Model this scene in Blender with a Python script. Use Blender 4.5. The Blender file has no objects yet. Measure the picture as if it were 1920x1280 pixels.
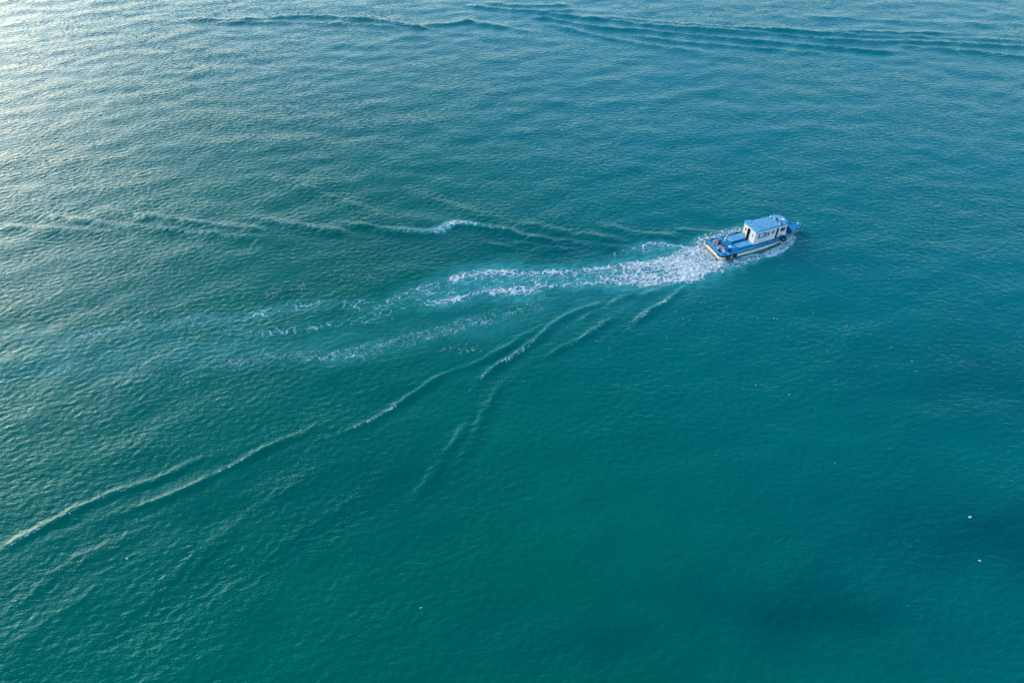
import bpy, bmesh, math, random
import numpy as np
from mathutils import Vector, Matrix

R = math.radians
scene = bpy.context.scene
col = scene.collection

# ------------------------------------------------------------------ camera
cam_data = bpy.data.cameras.new('camera')
cam_data.lens = 24.975
cam_data.sensor_width = 36.0
cam_data.clip_start = 0.5
cam_data.clip_end = 20000
cam = bpy.data.objects.new('camera', cam_data)
cam.location = (0, 0, 64.5)
cam.rotation_euler = (R(90 - 44.1), 0, 0)
col.objects.link(cam)
scene.camera = cam

# ------------------------------------------------------------------ sky, sun, exposure
SUN_AZ = -56.0          # degrees clockwise from +Y: the sun stands to the upper left
SUN_EL = 23.0
world = bpy.data.worlds.new('World')
scene.world = world
world.use_nodes = True
wn = world.node_tree.nodes
wl = world.node_tree.links
sky = wn.new('ShaderNodeTexSky')
sky.sky_type = 'NISHITA'
sky.sun_disc = False
sky.sun_elevation = R(SUN_EL)
sky.sun_rotation = R(SUN_AZ)
sky.air_density = 1.0
sky.dust_density = 0.8
sky.ozone_density = 1.5
wn['Background'].inputs['Strength'].default_value = 0.15
sat = wn.new('ShaderNodeHueSaturation')
sat.inputs['Saturation'].default_value = 1.35
wl.new(sky.outputs['Color'], sat.inputs['Color'])
wl.new(sat.outputs['Color'], wn['Background'].inputs['Color'])

sun_data = bpy.data.lights.new('sun', 'SUN')
sun_data.energy = 0.32
sun_data.angle = R(46)
sun_data.color = (1.0, 0.89, 0.80)
sun = bpy.data.objects.new('sun', sun_data)
sd = Vector((math.sin(R(SUN_AZ)) * math.cos(R(SUN_EL)), math.cos(R(SUN_AZ)) * math.cos(R(SUN_EL)), math.sin(R(SUN_EL))))
sun.rotation_euler = sd.to_track_quat('Z', 'Y').to_euler()
sun.location = (-60, 20, 60)
col.objects.link(sun)

scene.view_settings.view_transform = 'Standard'
scene.view_settings.look = 'None'
scene.view_settings.gamma = 1.0
scene.view_settings.use_curve_mapping = False
scene.view_settings.exposure = 1.62
scene.render.engine = 'CYCLES'
scene.cycles.max_bounces = 6
scene.cycles.use_denoising = True
scene.cycles.denoiser = 'OPENIMAGEDENOISE'
scene.cycles.denoising_input_passes = 'RGB_ALBEDO_NORMAL'
scene.cycles.denoising_prefilter = 'ACCURATE'
scene.cycles.sample_clamp_indirect = 4.0

# ------------------------------------------------------------------ helpers
rng = np.random.default_rng(11)
_perm = np.concatenate([np.random.default_rng(5).permutation(512)] * 2)
_ang = np.random.default_rng(6).uniform(0, 2 * np.pi, 512)
_gx, _gy = np.cos(_ang), np.sin(_ang)


def perlin(x, y, seed=0):
    """gradient noise, about -0.7..0.7"""
    xi = np.floor(x).astype(np.int64)
    yi = np.floor(y).astype(np.int64)
    xf = x - xi
    yf = y - yi
    u = xf * xf * xf * (xf * (xf * 6 - 15) + 10)
    v = yf * yf * yf * (yf * (yf * 6 - 15) + 10)

    def g(ix, iy, dx, dy):
        h = _perm[(_perm[(ix + seed * 37) & 511] + iy) & 511]
        return _gx[h] * dx + _gy[h] * dy
    a = g(xi, yi, xf, yf)
    b = g(xi + 1, yi, xf - 1, yf)
    c = g(xi, yi + 1, xf, yf - 1)
    d = g(xi + 1, yi + 1, xf - 1, yf - 1)
    return (a + u * (b - a)) + v * ((c + u * (d - c)) - (a + u * (b - a)))


def sstep(a, b, x):
    t = np.clip((x - a) / (b - a), 0, 1)
    return t * t * (3 - 2 * t)


def along(pts, x, y):
    """nearest place on a polyline: arc length 0..L, signed offset, segment index + fraction"""
    best = np.full(x.shape, 1e9)
    S = np.zeros(x.shape)
    T = np.zeros(x.shape)
    Q = np.zeros(x.shape)
    s0 = 0.0
    for i in range(len(pts) - 1):
        ax, ay = pts[i][:2]
        bx, by = pts[i + 1][:2]
        ux, uy = bx - ax, by - ay
        L = math.hypot(ux, uy)
        ux, uy = ux / L, uy / L
        q = np.clip((x - ax) * ux + (y - ay) * uy, 0, L)
        ex, ey = x - (ax + q * ux), y - (ay + q * uy)
        d = np.hypot(ex, ey)
        m = d < best
        best[m] = d[m]
        S[m] = s0 + q[m]
        T[m] = (d * np.sign(ux * ey - uy * ex))[m]
        Q[m] = i + q[m] / L
        s0 += L
    return S, T, Q, s0


def smooth_line(pts, n=4):
    """Catmull-Rom resampling of tuples of any length"""
    P = [np.array(p, float) for p in pts]
    out = []
    for i in range(len(P) - 1):
        p0 = P[max(i - 1, 0)]
        p1, p2 = P[i], P[i + 1]
        p3 = P[min(i + 2, len(P) - 1)]
        for k in range(n):
            t = k / n
            out.append(0.5 * (2 * p1 + (p2 - p0) * t + (2 * p0 - 5 * p1 + 4 * p2 - p3) * t * t + (3 * p1 - p0 - 3 * p2 + p3) * t ** 3))
    out.append(P[-1])
    return [tuple(p) for p in out]


def tag(o, label=None, cat=None, group=None, kind=None):
    if label:
        o['label'] = label
    if cat:
        o['category'] = cat
    if group:
        o['group'] = group
    if kind:
        o['kind'] = kind
    return o


def link_mesh(name, verts, faces, mat, parent=None, smooth=False):
    me = bpy.data.meshes.new(name)
    me.from_pydata([tuple(v) for v in verts], [], faces)
    me.validate()
    me.update()
    if smooth:
        me.polygons.foreach_set('use_smooth', [True] * len(me.polygons))
    for m in (mat if isinstance(mat, (list, tuple)) else [mat]):
        me.materials.append(m)
    o = bpy.data.objects.new(name, me)
    col.objects.link(o)
    if parent:
        o.parent = parent
    return o


def grid_mesh(name, V, nx, ny, keep, mat, smooth=True):
    """V: (ny*nx,3) grid vertices, keep: bool (ny-1,nx-1) quads"""
    idx = np.arange(nx * ny).reshape(ny, nx)
    q = np.stack([idx[:-1, :-1], idx[:-1, 1:], idx[1:, 1:], idx[1:, :-1]], -1)[keep]
    used = np.unique(q)
    remap = np.full(nx * ny, -1, np.int64)
    remap[used] = np.arange(len(used))
    q = remap[q]
    V = V[used]
    me = bpy.data.meshes.new(name)
    me.vertices.add(len(V))
    me.vertices.foreach_set('co', V.astype(np.float32).ravel())
    me.loops.add(q.size)
    me.loops.foreach_set('vertex_index', q.astype(np.int32).ravel())
    me.polygons.add(len(q))
    me.polygons.foreach_set('loop_start', np.arange(0, q.size, 4, dtype=np.int32))
    me.polygons.foreach_set('use_smooth', np.full(len(q), smooth))
    me.update(calc_edges=True)
    me.materials.append(mat)
    o = bpy.data.objects.new(name, me)
    col.objects.link(o)
    return o, used


# ------------------------------------------------------------------ materials
def new_mat(name):
    m = bpy.data.materials.new(name)
    m.use_nodes = True
    nt = m.node_tree
    return m, nt, nt.nodes['Principled BSDF']


def paint(name, c1, c2, rough=0.45, scale=3.0, lo=0.35, hi=0.7, bump=0.0, spec=0.4, detail=6, stretch=(1, 1, 1)):
    """weathered surface: two real colours mixed by noise"""
    m, nt, b = new_mat(name)
    tc = nt.nodes.new('ShaderNodeTexCoord')
    mp = nt.nodes.new('ShaderNodeMapping')
    mp.inputs['Scale'].default_value = stretch
    nz = nt.nodes.new('ShaderNodeTexNoise')
    nz.inputs['Scale'].default_value = scale
    nz.inputs['Detail'].default_value = detail
    nz.inputs['Roughness'].default_value = 0.65
    cr = nt.nodes.new('ShaderNodeValToRGB')
    cr.color_ramp.elements[0].position = lo
    cr.color_ramp.elements[0].color = (*c1, 1)
    cr.color_ramp.elements[1].position = hi
    cr.color_ramp.elements[1].color = (*c2, 1)
    nt.links.new(tc.outputs['Object'], mp.inputs['Vector'])
    nt.links.new(mp.outputs['Vector'], nz.inputs['Vector'])
    nt.links.new(nz.outputs['Fac'], cr.inputs['Fac'])
    nt.links.new(cr.outputs['Color'], b.inputs['Base Color'])
    b.inputs['Roughness'].default_value = rough
    b.inputs['Specular IOR Level'].default_value = spec
    if bump:
        bp = nt.nodes.new('ShaderNodeBump')
        bp.inputs['Distance'].default_value = bump
        nt.links.new(nz.outputs['Fac'], bp.inputs['Height'])
        nt.links.new(bp.outputs['Normal'], b.inputs['Normal'])
    return m


def water_material():
    m, nt, b = new_mat('sea_water')
    N, L = nt.nodes, nt.links
    geo = N.new('ShaderNodeNewGeometry')

    def attr(name):
        a = N.new('ShaderNodeAttribute')
        a.attribute_name = name
        return a.outputs['Fac']

    def mix(fac, c1, c2):
        x = N.new('ShaderNodeMix')
        x.data_type = 'RGBA'
        L.new(fac, x.inputs['Factor'])
        for sock, c in ((x.inputs['A'], c1), (x.inputs['B'], c2)):
            if isinstance(c, tuple):
                sock.default_value = (*c, 1)
            else:
                L.new(c, sock)
        return x.outputs['Result']
    big = N.new('ShaderNodeTexNoise')
    big.inputs['Scale'].default_value = 0.035
    big.inputs['Detail'].default_value = 3
    L.new(geo.outputs['Position'], big.inputs['Vector'])
    r1 = N.new('ShaderNodeMapRange')
    r1.inputs['From Min'].default_value = 0.3
    r1.inputs['From Max'].default_value = 0.7
    L.new(big.outputs['Fac'], r1.inputs['Value'])
    c = mix(r1.outputs['Result'], WATER_A, WATER_B)
    c = mix(attr('blueness'), c, WATER_BLUE)
    c = mix(attr('darkness'), c, WATER_DARK)
    c = mix(attr('aeration'), c, WATER_AIR)
    L.new(c, b.inputs['Base Color'])
    b.inputs['IOR'].default_value = 1.333
    b.inputs['Roughness'].default_value = WATER_ROUGH
    b.inputs['Specular IOR Level'].default_value = 0.27
    b.inputs['Specular Tint'].default_value = (0.0, 0.85, 1.0, 1)

    def ripples(scale, stretch, rotz, dist, detail, prev, amp):
        mp = N.new('ShaderNodeMapping')
        mp.inputs['Rotation'].default_value = (0, 0, rotz)
        mp.inputs['Scale'].default_value = stretch
        nz = N.new('ShaderNodeTexNoise')
        nz.inputs['Scale'].default_value = scale
        nz.inputs['Detail'].default_value = detail
        nz.inputs['Roughness'].default_value = 0.55
        nz.inputs['Distortion'].default_value = 0.3
        L.new(geo.outputs['Position'], mp.inputs['Vector'])
        L.new(mp.outputs['Vector'], nz.inputs['Vector'])
        bp = N.new('ShaderNodeBump')
        bp.inputs['Distance'].default_value = dist
        L.new(amp, bp.inputs['Strength'])
        L.new(nz.outputs['Fac'], bp.inputs['Height'])
        if prev:
            L.new(prev, bp.inputs['Normal'])
        return bp.outputs['Normal']
    amp = attr('ripple')
    n = ripples(1.5, (0.55, 1.15, 1), R(-30), RIP1, 2.0, None, amp)
    n = ripples(4.2, (0.7, 1.1, 1), R(-12), RIP2, 2.5, n, amp)
    L.new(n, b.inputs['Normal'])
    return m


WATER_A = (0.0, 0.106, 0.063)
WATER_B = (0.0, 0.123, 0.068)
WATER_DARK = (0.0, 0.058, 0.058)
WATER_AIR = (0.05, 0.30, 0.25)
WATER_BLUE = (0.0, 0.150, 0.130)
WATER_ROUGH = 0.06
RIP1 = 0.13
RIP2 = 0.045
M_water = water_material()

m_foam, nt, b = new_mat('foam')
b.inputs['Base Color'].default_value = (0.80, 0.83, 0.83, 1)
b.inputs['Roughness'].default_value = 0.8
b.inputs['Specular IOR Level'].default_value = 0.2
nz = nt.nodes.new('ShaderNodeTexNoise')
nz.inputs['Scale'].default_value = 6.0
nz.inputs['Detail'].default_value = 5
g = nt.nodes.new('ShaderNodeNewGeometry')
nt.links.new(g.outputs['Position'], nz.inputs['Vector'])
th = nt.nodes.new('ShaderNodeAttribute')
th.attribute_name = 'thickness'
ad = nt.nodes.new('ShaderNodeMath')
ad.operation = 'MULTIPLY_ADD'
ad.inputs[1].default_value = 0.45
nt.links.new(nz.outputs['Fac'], ad.inputs[0])
nt.links.new(th.outputs['Fac'], ad.inputs[2])
cr = nt.nodes.new('ShaderNodeValToRGB')      # a thin film of bubbles is greenish, thick foam is white
cr.color_ramp.elements[0].position = 0.18
cr.color_ramp.elements[0].color = (0.07, 0.31, 0.26, 1)
cr.color_ramp.elements[1].position = 0.62
cr.color_ramp.elements[1].color = (0.69, 0.63, 0.52, 1)
nt.links.new(ad.outputs['Value'], cr.inputs['Fac'])
nt.links.new(cr.outputs['Color'], b.inputs['Base Color'])
bp = nt.nodes.new('ShaderNodeBump')
bp.inputs['Distance'].default_value = 0.03
nt.links.new(nz.outputs['Fac'], bp.inputs['Height'])
nt.links.new(bp.outputs['Normal'], b.inputs['Normal'])
M_foam = m_foam

# ------------------------------------------------------------------ the sea
# measured positions on the water, in metres (x right, y away from the viewer)
CRESTS = [
    (0.30, 0.75, [(10.1, 86.7), (3.7, 89.5), (-1.7, 91.5), (-4.7, 92.5), (-7.8, 93.2), (-10.1, 92.9), (-11.7, 91.2), (-15.8, 91.1), (-19.4, 91.6), (-24.3, 92.8), (-29.5, 93.8)]),
    (0.24, 1.00, [(-83.9, 93.1), (-80.2, 92.5), (-74.1, 91.8), (-65.2, 91.1), (-58.5, 90.2)]),
    (0.26, 1.00, [(-78.8, 96.3), (-74.4, 95.3), (-63.8, 93.1), (-54.1, 91.6), (-43.4, 90.1), (-35.9, 88.8)]),
    (0.26, 1.00, [(-65.3, 96.9), (-61.5, 96.0), (-52.0, 94.1), (-45.9, 92.8), (-39.8, 91.8), (-35.5, 90.8)]),
    (0.28, 1.00, [(-42.5, 95.3), (-39.3, 94.4), (-34.4, 93.1), (-27.2, 91.1), (-21.3, 89.4)]),
    (0.15, 0.70, [(-6.5, 88.6), (-3.6, 87.9), (2.4, 86.4), (8.0, 85.2)]),
    (0.15, 0.70, [(-1.6, 88.8), (0.0, 88.4), (6.4, 86.9), (11.2, 85.9)]),
    (0.25, 0.90, [(0.0, 94.1), (3.3, 92.8), (10.2, 90.5), (14.7, 89.4), (19.5, 88.2)]),
    (0.23, 0.90, [(11.8, 93.8), (15.0, 92.4), (19.6, 90.5), (24.1, 89.9), (27.8, 89.4)]),
    (0.20, 0.80, [(0.0, 90.2), (3.3, 89.5), (11.2, 88.0), (17.2, 86.5), (20.0, 86.0)]),
    (0.14, 0.60, [(24.9, 91.6), (27.1, 91.4), (32.1, 90.8)]),
    (0.15, 0.70, [(0.0, 88.2), (3.2, 87.6), (6.1, 86.5), (9.6, 85.6)]),
    (0.16, 1.20, [(-42.3, 108.2), (-37.0, 104.8), (-31.9, 102.0), (-27.0, 99.1), (-18.6, 94.5)]),
    (0.16, 1.20, [(-19.8, 104.8), (-14.1, 100.7), (-9.5, 98.2), (-5.1, 96.0), (0.0, 93.4)]),
    (0.20, 0.50, [(-53.5, 34.8), (-51.3, 36.6), (-46.9, 40.2), (-44.1, 42.5), (-40.0, 44.5), (-35.6, 47.2), (-32.0, 49.5)]),
    (0.20, 0.45, [(-44.6, 38.4), (-41.4, 40.7), (-36.5, 42.8), (-33.4, 45.1), (-31.6, 46.4), (-27.1, 49.7), (-23.5, 52.0), (-20.2, 54.3)]),
    (0.22, 0.45, [(-21.9, 50.3), (-18.7, 52.0), (-16.2, 53.6), (-13.0, 56.4), (-11.3, 58.2), (-7.9, 60.9), (-5.4, 62.2), (-1.4, 65.1), (2.8, 68.4), (5.7, 70.7)]),
    (0.25, 0.45, [(-5.8, 57.3), (-3.6, 60.3), (-1.6, 62.6), (0.0, 63.6), (3.1, 67.0), (6.5, 70.8), (10.7, 73.5), (14.9, 75.7)]),
    (0.22, 0.45, [(3.4, 62.7), (5.8, 65.0), (8.2, 66.5), (11.8, 69.4), (14.5, 71.8)]),
    (0.24, 0.45, [(14.0, 67.6), (16.5, 70.2), (19.4, 73.2), (21.2, 74.4), (24.2, 77.4), (26.8, 79.5)]),
    (0.22, 0.45, [(7.9, 70.2), (10.2, 71.7), (13.3, 73.8), (16.0, 75.8), (18.1, 77.0)]),
    (0.18, 0.45, [(17.1, 75.5), (18.8, 76.1), (22.6, 78.0), (25.3, 79.5)]),
    (0.08, 0.80, [(-37.6, 27.0), (-34.9, 31.5), (-31.5, 35.3), (-29.4, 38.4), (-27.1, 41.3), (-23.1, 44.6), (-19.0, 47.8)]),
    (0.16, 0.60, [(-8.1, 44.9), (-5.4, 48.5), (-3.5, 53.9), (-1.9, 57.7), (1.3, 61.7)]),
    (0.14, 0.60, [(-11.2, 40.9), (-9.3, 44.9), (-6.7, 50.0), (-4.4, 54.7)]),
    (0.08, 0.80, [(-33.3, 23.3), (-31.4, 27.0), (-27.5, 32.1), (-23.5, 36.6), (-18.0, 41.6), (-11.9, 47.8)]),
    (0.08, 0.80, [(-48.1, 28.5), (-45.9, 32.1), (-42.5, 36.0), (-36.2, 39.3)]),
    (0.08, 0.80, [(-46.3, 25.1), (-43.4, 29.0), (-39.2, 33.2)]),
    (0.30, 1.05, [(-82.6, 180.8), (-66.5, 179.4), (-52.8, 182.2), (-36.0, 180.4), (-20.4, 174.2), (-13.9, 171.9)]),
    (0.22, 1.05, [(-75.0, 177.3), (-51.9, 178.0), (-33.5, 176.2), (-21.5, 172.5)]),
    (0.30, 1.05, [(-24.3, 174.5), (-20.6, 176.2), (-14.0, 177.3), (-7.8, 180.1)]),
    (0.22, 1.05, [(-14.4, 179.7), (-7.1, 177.3), (-1.2, 174.5), (6.3, 171.2)]),
    (0.30, 1.05, [(-14.0, 190.4), (-1.2, 186.6), (9.2, 185.5), (19.1, 187.3)]),
    (0.21, 1.05, [(-8.2, 191.9), (2.7, 189.6), (16.4, 190.4)]),
    (0.31, 1.05, [(5.3, 185.1), (21.6, 180.1), (35.3, 175.9), (56.9, 171.9), (77.3, 167.0), (98.5, 165.8), (121.2, 162.4)]),
    (0.31, 1.05, [(2.6, 182.2), (8.5, 180.8), (22.1, 174.5), (31.7, 172.9), (49.8, 168.3), (75.7, 162.1), (88.5, 159.4)]),
    (0.22, 1.05, [(56.2, 174.5), (81.4, 169.9), (99.7, 168.6), (122.0, 166.1)]),
    (0.25, 1.05, [(85.6, 164.2), (102.4, 160.9), (117.7, 155.9)]),
    (0.21, 1.05, [(5.2, 179.4), (12.8, 174.5), (21.8, 168.6), (33.5, 163.6), (44.4, 160.0)]),
    (0.18, 1.05, [(15.9, 182.9), (31.3, 179.4), (47.6, 175.9)]),
    (0.26, 1.00, [(37.5, 177.3), (58.6, 173.9), (80.9, 171.9), (105.8, 171.2)]),
    (0.24, 1.00, [(23.9, 171.2), (41.8, 165.5), (59.2, 161.8), (76.2, 158.2)]),
    (0.09, 1.20, [(71.2, 182.2), (96.2, 178.7), (126.3, 176.6)]),
]
STRIPS = {
    'wash': [(30.1, 88.6, 30.7, 83.3, 1.00), (28.4, 87.2, 26.8, 80.2, 1.00), (23.3, 84.8, 23.3, 78.1, 0.92), (16.4, 83.4, 16.8, 77.4, 0.72), (9.7, 81.9, 11.4, 77.9, 0.55), (3.1, 81.4, 5.1, 77.4, 0.52), (0.5, 81.6, 3.1, 75.9, 0.58), (-6.1, 81.4, -4.0, 76.0, 0.48), (-9.7, 79.8, -6.3, 74.7, 0.42), (-13.6, 77.6, -10.4, 73.8, 0.30), (-16.4, 76.2, -13.6, 73.1, 0.20), (-19.0, 72.2, -19.4, 70.5, 0.12)],
    'trail_upper': [(-18.5, 74.4, -18.1, 71.5, 0.14), (-22.7, 74.9, -22.4, 72.9, 0.12), (-30.3, 74.4, -29.8, 72.4, 0.14), (-33.9, 72.9, -33.5, 71.1, 0.18), (-38.4, 71.8, -37.9, 70.1, 0.17), (-43.2, 71.3, -42.6, 69.5, 0.15), (-46.0, 70.1, -45.4, 68.4, 0.14), (-51.5, 70.5, -51.0, 69.0, 0.10), (-57.9, 68.1, -57.3, 66.6, 0.10), (-68.0, 68.8, -67.1, 67.2, 0.08), (-72.5, 69.4, -71.8, 68.0, 0.06)],
    'trail_lower': [(-17.5, 72.6, -17.2, 70.1, 0.14), (-22.1, 70.9, -21.8, 69.4, 0.12), (-29.2, 69.6, -28.8, 68.0, 0.10), (-35.4, 68.8, -35.0, 67.4, 0.10), (-40.2, 70.7, -39.2, 67.4, 0.07), (-43.8, 66.6, -43.3, 65.1, 0.04)],
    'bow_wave': [(43.3, 90.2, 43.0, 89.0, 0.90), (41.8, 88.8, 41.5, 86.9, 0.90), (39.3, 86.7, 39.4, 85.0, 0.80), (37.2, 85.7, 37.3, 84.2, 0.62), (35.2, 85.0, 35.1, 83.3, 0.68), (33.2, 84.0, 32.3, 81.9, 0.55), (30.7, 82.9, 30.3, 80.8, 0.45), (29.2, 81.8, 29.2, 79.8, 0.30)],
    'port_curl': [(27.9, 86.9, 27.7, 86.0, 0.90), (25.6, 87.6, 25.4, 86.4, 0.85), (21.6, 88.4, 21.3, 86.4, 0.75), (20.1, 87.7, 19.8, 85.3, 0.50), (17.9, 86.7, 17.7, 84.7, 0.30), (15.1, 85.7, 15.0, 84.6, 0.15)],
    'port_side': [(36.4, 92.6, 36.0, 91.1, 0.30), (33.2, 91.6, 32.9, 90.1, 0.42), (30.6, 90.6, 30.2, 88.8, 0.50), (28.8, 89.4, 28.5, 87.5, 0.50), (27.3, 88.2, 27.0, 86.7, 0.30)],
    'far_break': [(-4.4, 92.9, -4.3, 92.2, 0.20), (-7.8, 93.8, -7.8, 92.8, 0.60), (-9.9, 93.8, -9.8, 92.2, 0.55), (-11.3, 92.4, -11.1, 90.6, 0.42), (-13.7, 91.6, -13.6, 90.5, 0.30), (-19.4, 91.8, -19.2, 90.6, 0.12)],
    'scum_upper': [(4.6, 76.0, 4.5, 73.1, 0.06), (-1.5, 73.2, -1.4, 70.4, 0.14), (-6.7, 71.0, -6.6, 68.3, 0.20), (-10.6, 69.2, -10.4, 66.6, 0.18), (-17.3, 66.9, -17.0, 64.3, 0.20), (-22.8, 64.9, -22.4, 62.4, 0.22), (-25.9, 65.1, -25.4, 62.6, 0.12), (-33.9, 64.4, -33.3, 61.9, 0.08), (-41.9, 62.3, -41.1, 59.9, 0.03)],
    'crest_a': [(-21.9, 50.5, -21.9, 50.1, 0.10), (-18.7, 52.2, -18.7, 51.8, 0.30), (-16.2, 53.8, -16.1, 53.4, 0.55), (-14.6, 55.2, -14.5, 54.7, 0.30), (-13.0, 56.7, -13.0, 56.2, 0.10)],
    'crest_b': [(-5.2, 58.1, -5.2, 57.6, 0.10), (-3.6, 60.6, -3.6, 60.0, 0.30), (-1.6, 62.9, -1.5, 62.3, 0.40), (0.0, 63.9, 0.0, 63.3, 0.45), (3.1, 67.3, 3.1, 66.7, 0.25), (5.7, 70.4, 5.7, 69.7, 0.08)],
    'crest_c': [(14.9, 68.7, 14.8, 68.1, 0.10), (16.6, 70.5, 16.5, 69.8, 0.30), (19.4, 73.5, 19.3, 72.9, 0.40), (21.2, 74.7, 21.1, 74.1, 0.60), (23.3, 76.8, 23.2, 76.1, 0.15)],
    'crest_d': [(4.8, 64.3, 4.8, 63.9, 0.10), (8.2, 66.7, 8.2, 66.2, 0.28), (11.8, 69.7, 11.8, 69.2, 0.28), (13.7, 71.4, 13.7, 70.8, 0.08)],
    'crest_e': [(-36.0, 43.4, -35.8, 43.0, 0.06), (-33.4, 45.3, -33.3, 44.9, 0.20), (-31.7, 46.6, -31.6, 46.2, 0.28), (-27.2, 49.9, -27.0, 49.5, 0.20), (-23.5, 52.2, -23.4, 51.8, 0.06)],
    'crest_f': [(-52.9, 35.6, -52.6, 35.1, 0.22), (-51.4, 36.8, -51.1, 36.3, 0.25), (-47.0, 40.4, -46.8, 39.9, 0.25), (-44.2, 42.7, -44.0, 42.2, 0.20), (-40.1, 44.8, -39.9, 44.2, 0.06)],
    'crest_g': [(9.0, 71.2, 9.0, 70.6, 0.10), (10.2, 71.9, 10.2, 71.4, 0.25), (13.3, 74.1, 13.3, 73.6, 0.25), (16.0, 76.1, 15.9, 75.5, 0.10)],
    'crest_h': [(-84.1, 93.5, -83.6, 92.6, 0.30), (-80.4, 92.9, -80.0, 92.1, 0.40), (-74.3, 92.2, -73.9, 91.4, 0.40), (-65.4, 91.5, -65.1, 90.6, 0.30), (-59.4, 90.6, -59.1, 89.8, 0.05)],
    'crest_i': [(-74.6, 95.7, -74.1, 94.8, 0.12), (-64.0, 93.5, -63.7, 92.6, 0.40), (-54.3, 92.1, -54.0, 91.2, 0.40), (-43.5, 90.5, -43.2, 89.7, 0.30), (-39.4, 89.8, -39.2, 89.0, 0.05)],
    'crest_j': [(-61.6, 96.5, -61.3, 95.6, 0.10), (-52.2, 94.5, -51.9, 93.7, 0.35), (-46.0, 93.2, -45.8, 92.4, 0.50), (-40.0, 92.2, -39.7, 91.4, 0.40), (-37.4, 91.6, -37.2, 90.8, 0.05)],
    'crest_k': [(-40.8, 95.3, -40.6, 94.4, 0.10), (-39.4, 94.8, -39.2, 94.0, 0.40), (-34.5, 93.5, -34.3, 92.6, 0.50), (-27.2, 91.5, -27.1, 90.6, 0.35), (-24.8, 90.6, -24.6, 89.8, 0.05)],
    'crest_l': [(-4.4, 92.7, -4.3, 92.0, 0.40), (0.0, 91.4, 0.0, 90.7, 0.35), (3.7, 89.9, 3.7, 89.2, 0.20), (7.3, 88.4, 7.3, 87.7, 0.05)],
}
BANDS = [
     [(-37.6, 27.0), (-34.9, 31.5), (-31.5, 35.3), (-29.4, 38.4), (-27.1, 41.3), (-23.1, 44.6), (-19.0, 47.8)] ,
     [(-8.1, 44.9), (-5.4, 48.5), (-3.5, 53.9), (-1.9, 57.7), (2.8, 65.6)] ,
     [(-33.3, 23.3), (-31.4, 27.0), (-27.5, 32.1), (-23.5, 36.6), (-18.0, 41.6), (-11.9, 47.8)] ,
     [(-48.1, 28.5), (-45.9, 32.1), (-42.5, 36.0), (-36.2, 39.3)] ,
     [(-42.3, 108.2), (-31.9, 102.0), (-18.6, 94.5)] ,
     [(-19.8, 104.8), (-9.5, 98.2), (0.0, 93.4)] ,
]

SLOPE = 0.112
CREST_GAIN = 1.1

D = 0.268
NX, NY = 1120, 772
X0, Y0 = -150.0, 8.0
gx = X0 + np.arange(NX) * D
gy = Y0 + np.arange(NY) * D
GX, GY = np.meshgrid(gx, gy)


def spectrum(seed, crest_deg, lam_lo, lam_peak, spread, slope_rms, chop=0.8):
    """random wind sea by inverse FFT: returns dx, dy, dz"""
    r = np.random.default_rng(seed)
    kx = 2 * np.pi * np.fft.fftfreq(NX, D)[None, :]
    ky = 2 * np.pi * np.fft.fftfreq(NY, D)[:, None]
    k = np.hypot(kx, ky)
    k[0, 0] = 1
    th = np.arctan2(ky, kx) - R(crest_deg + 90)
    kp, kh = 2 * np.pi / lam_peak, 2 * np.pi / lam_lo
    S = k ** -4 * np.exp(-1.2 * (kp / k) ** 4) * np.exp(-(k / kh) ** 4)
    S = S * (np.abs(np.cos(th)) ** (2 * spread) + 0.10)
    S[0, 0] = 0
    A = np.sqrt(S) * (r.normal(size=(NY, NX)) + 1j * r.normal(size=(NY, NX)))
    h = np.fft.ifft2(A)
    sx = np.fft.ifft2(1j * kx * A).real
    sy = np.fft.ifft2(1j * ky * A).real
    f = slope_rms / math.sqrt((sx ** 2 + sy ** 2).mean())
    dx = np.fft.ifft2(1j * kx / k * A).real
    dy = np.fft.ifft2(1j * ky / k * A).real
    return chop * f * dx, chop * f * dy, f * h.real


A1 = spectrum(3, 30, 0.58, 1.15, 0.9, SLOPE)
A2 = spectrum(8, -20, 0.58, 1.25, 0.7, SLOPE * 0.82)
A3 = spectrum(21, 10, 3.0, 13.0, 2.0, 0.035, 0.3)
n_low = perlin(GX / 45, GY / 45, 3)
w2 = sstep(-25, 45, GX + 0.25 * (GY - 70) + 25 * n_low) * 0.9
w1 = np.sqrt(1 - w2 ** 2 * 0.92)
# patches of stronger and calmer wind ripple
gust = 1.0 + 0.55 * perlin(GX / 26, GY / 17, 9) + 0.35 * perlin(GX / 9, GY / 6, 12)
calm = 1.0 - 0.25 * np.exp(-(((GX - 12) / 22) ** 2 + ((GY - 42) / 16) ** 2))
env = np.clip(gust * calm, 0.4, 1.6)
env = env * (1 + 0.12 * sstep(5, -45, GX + 0.2 * (GY - 60) + 12 * n_low))

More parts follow.
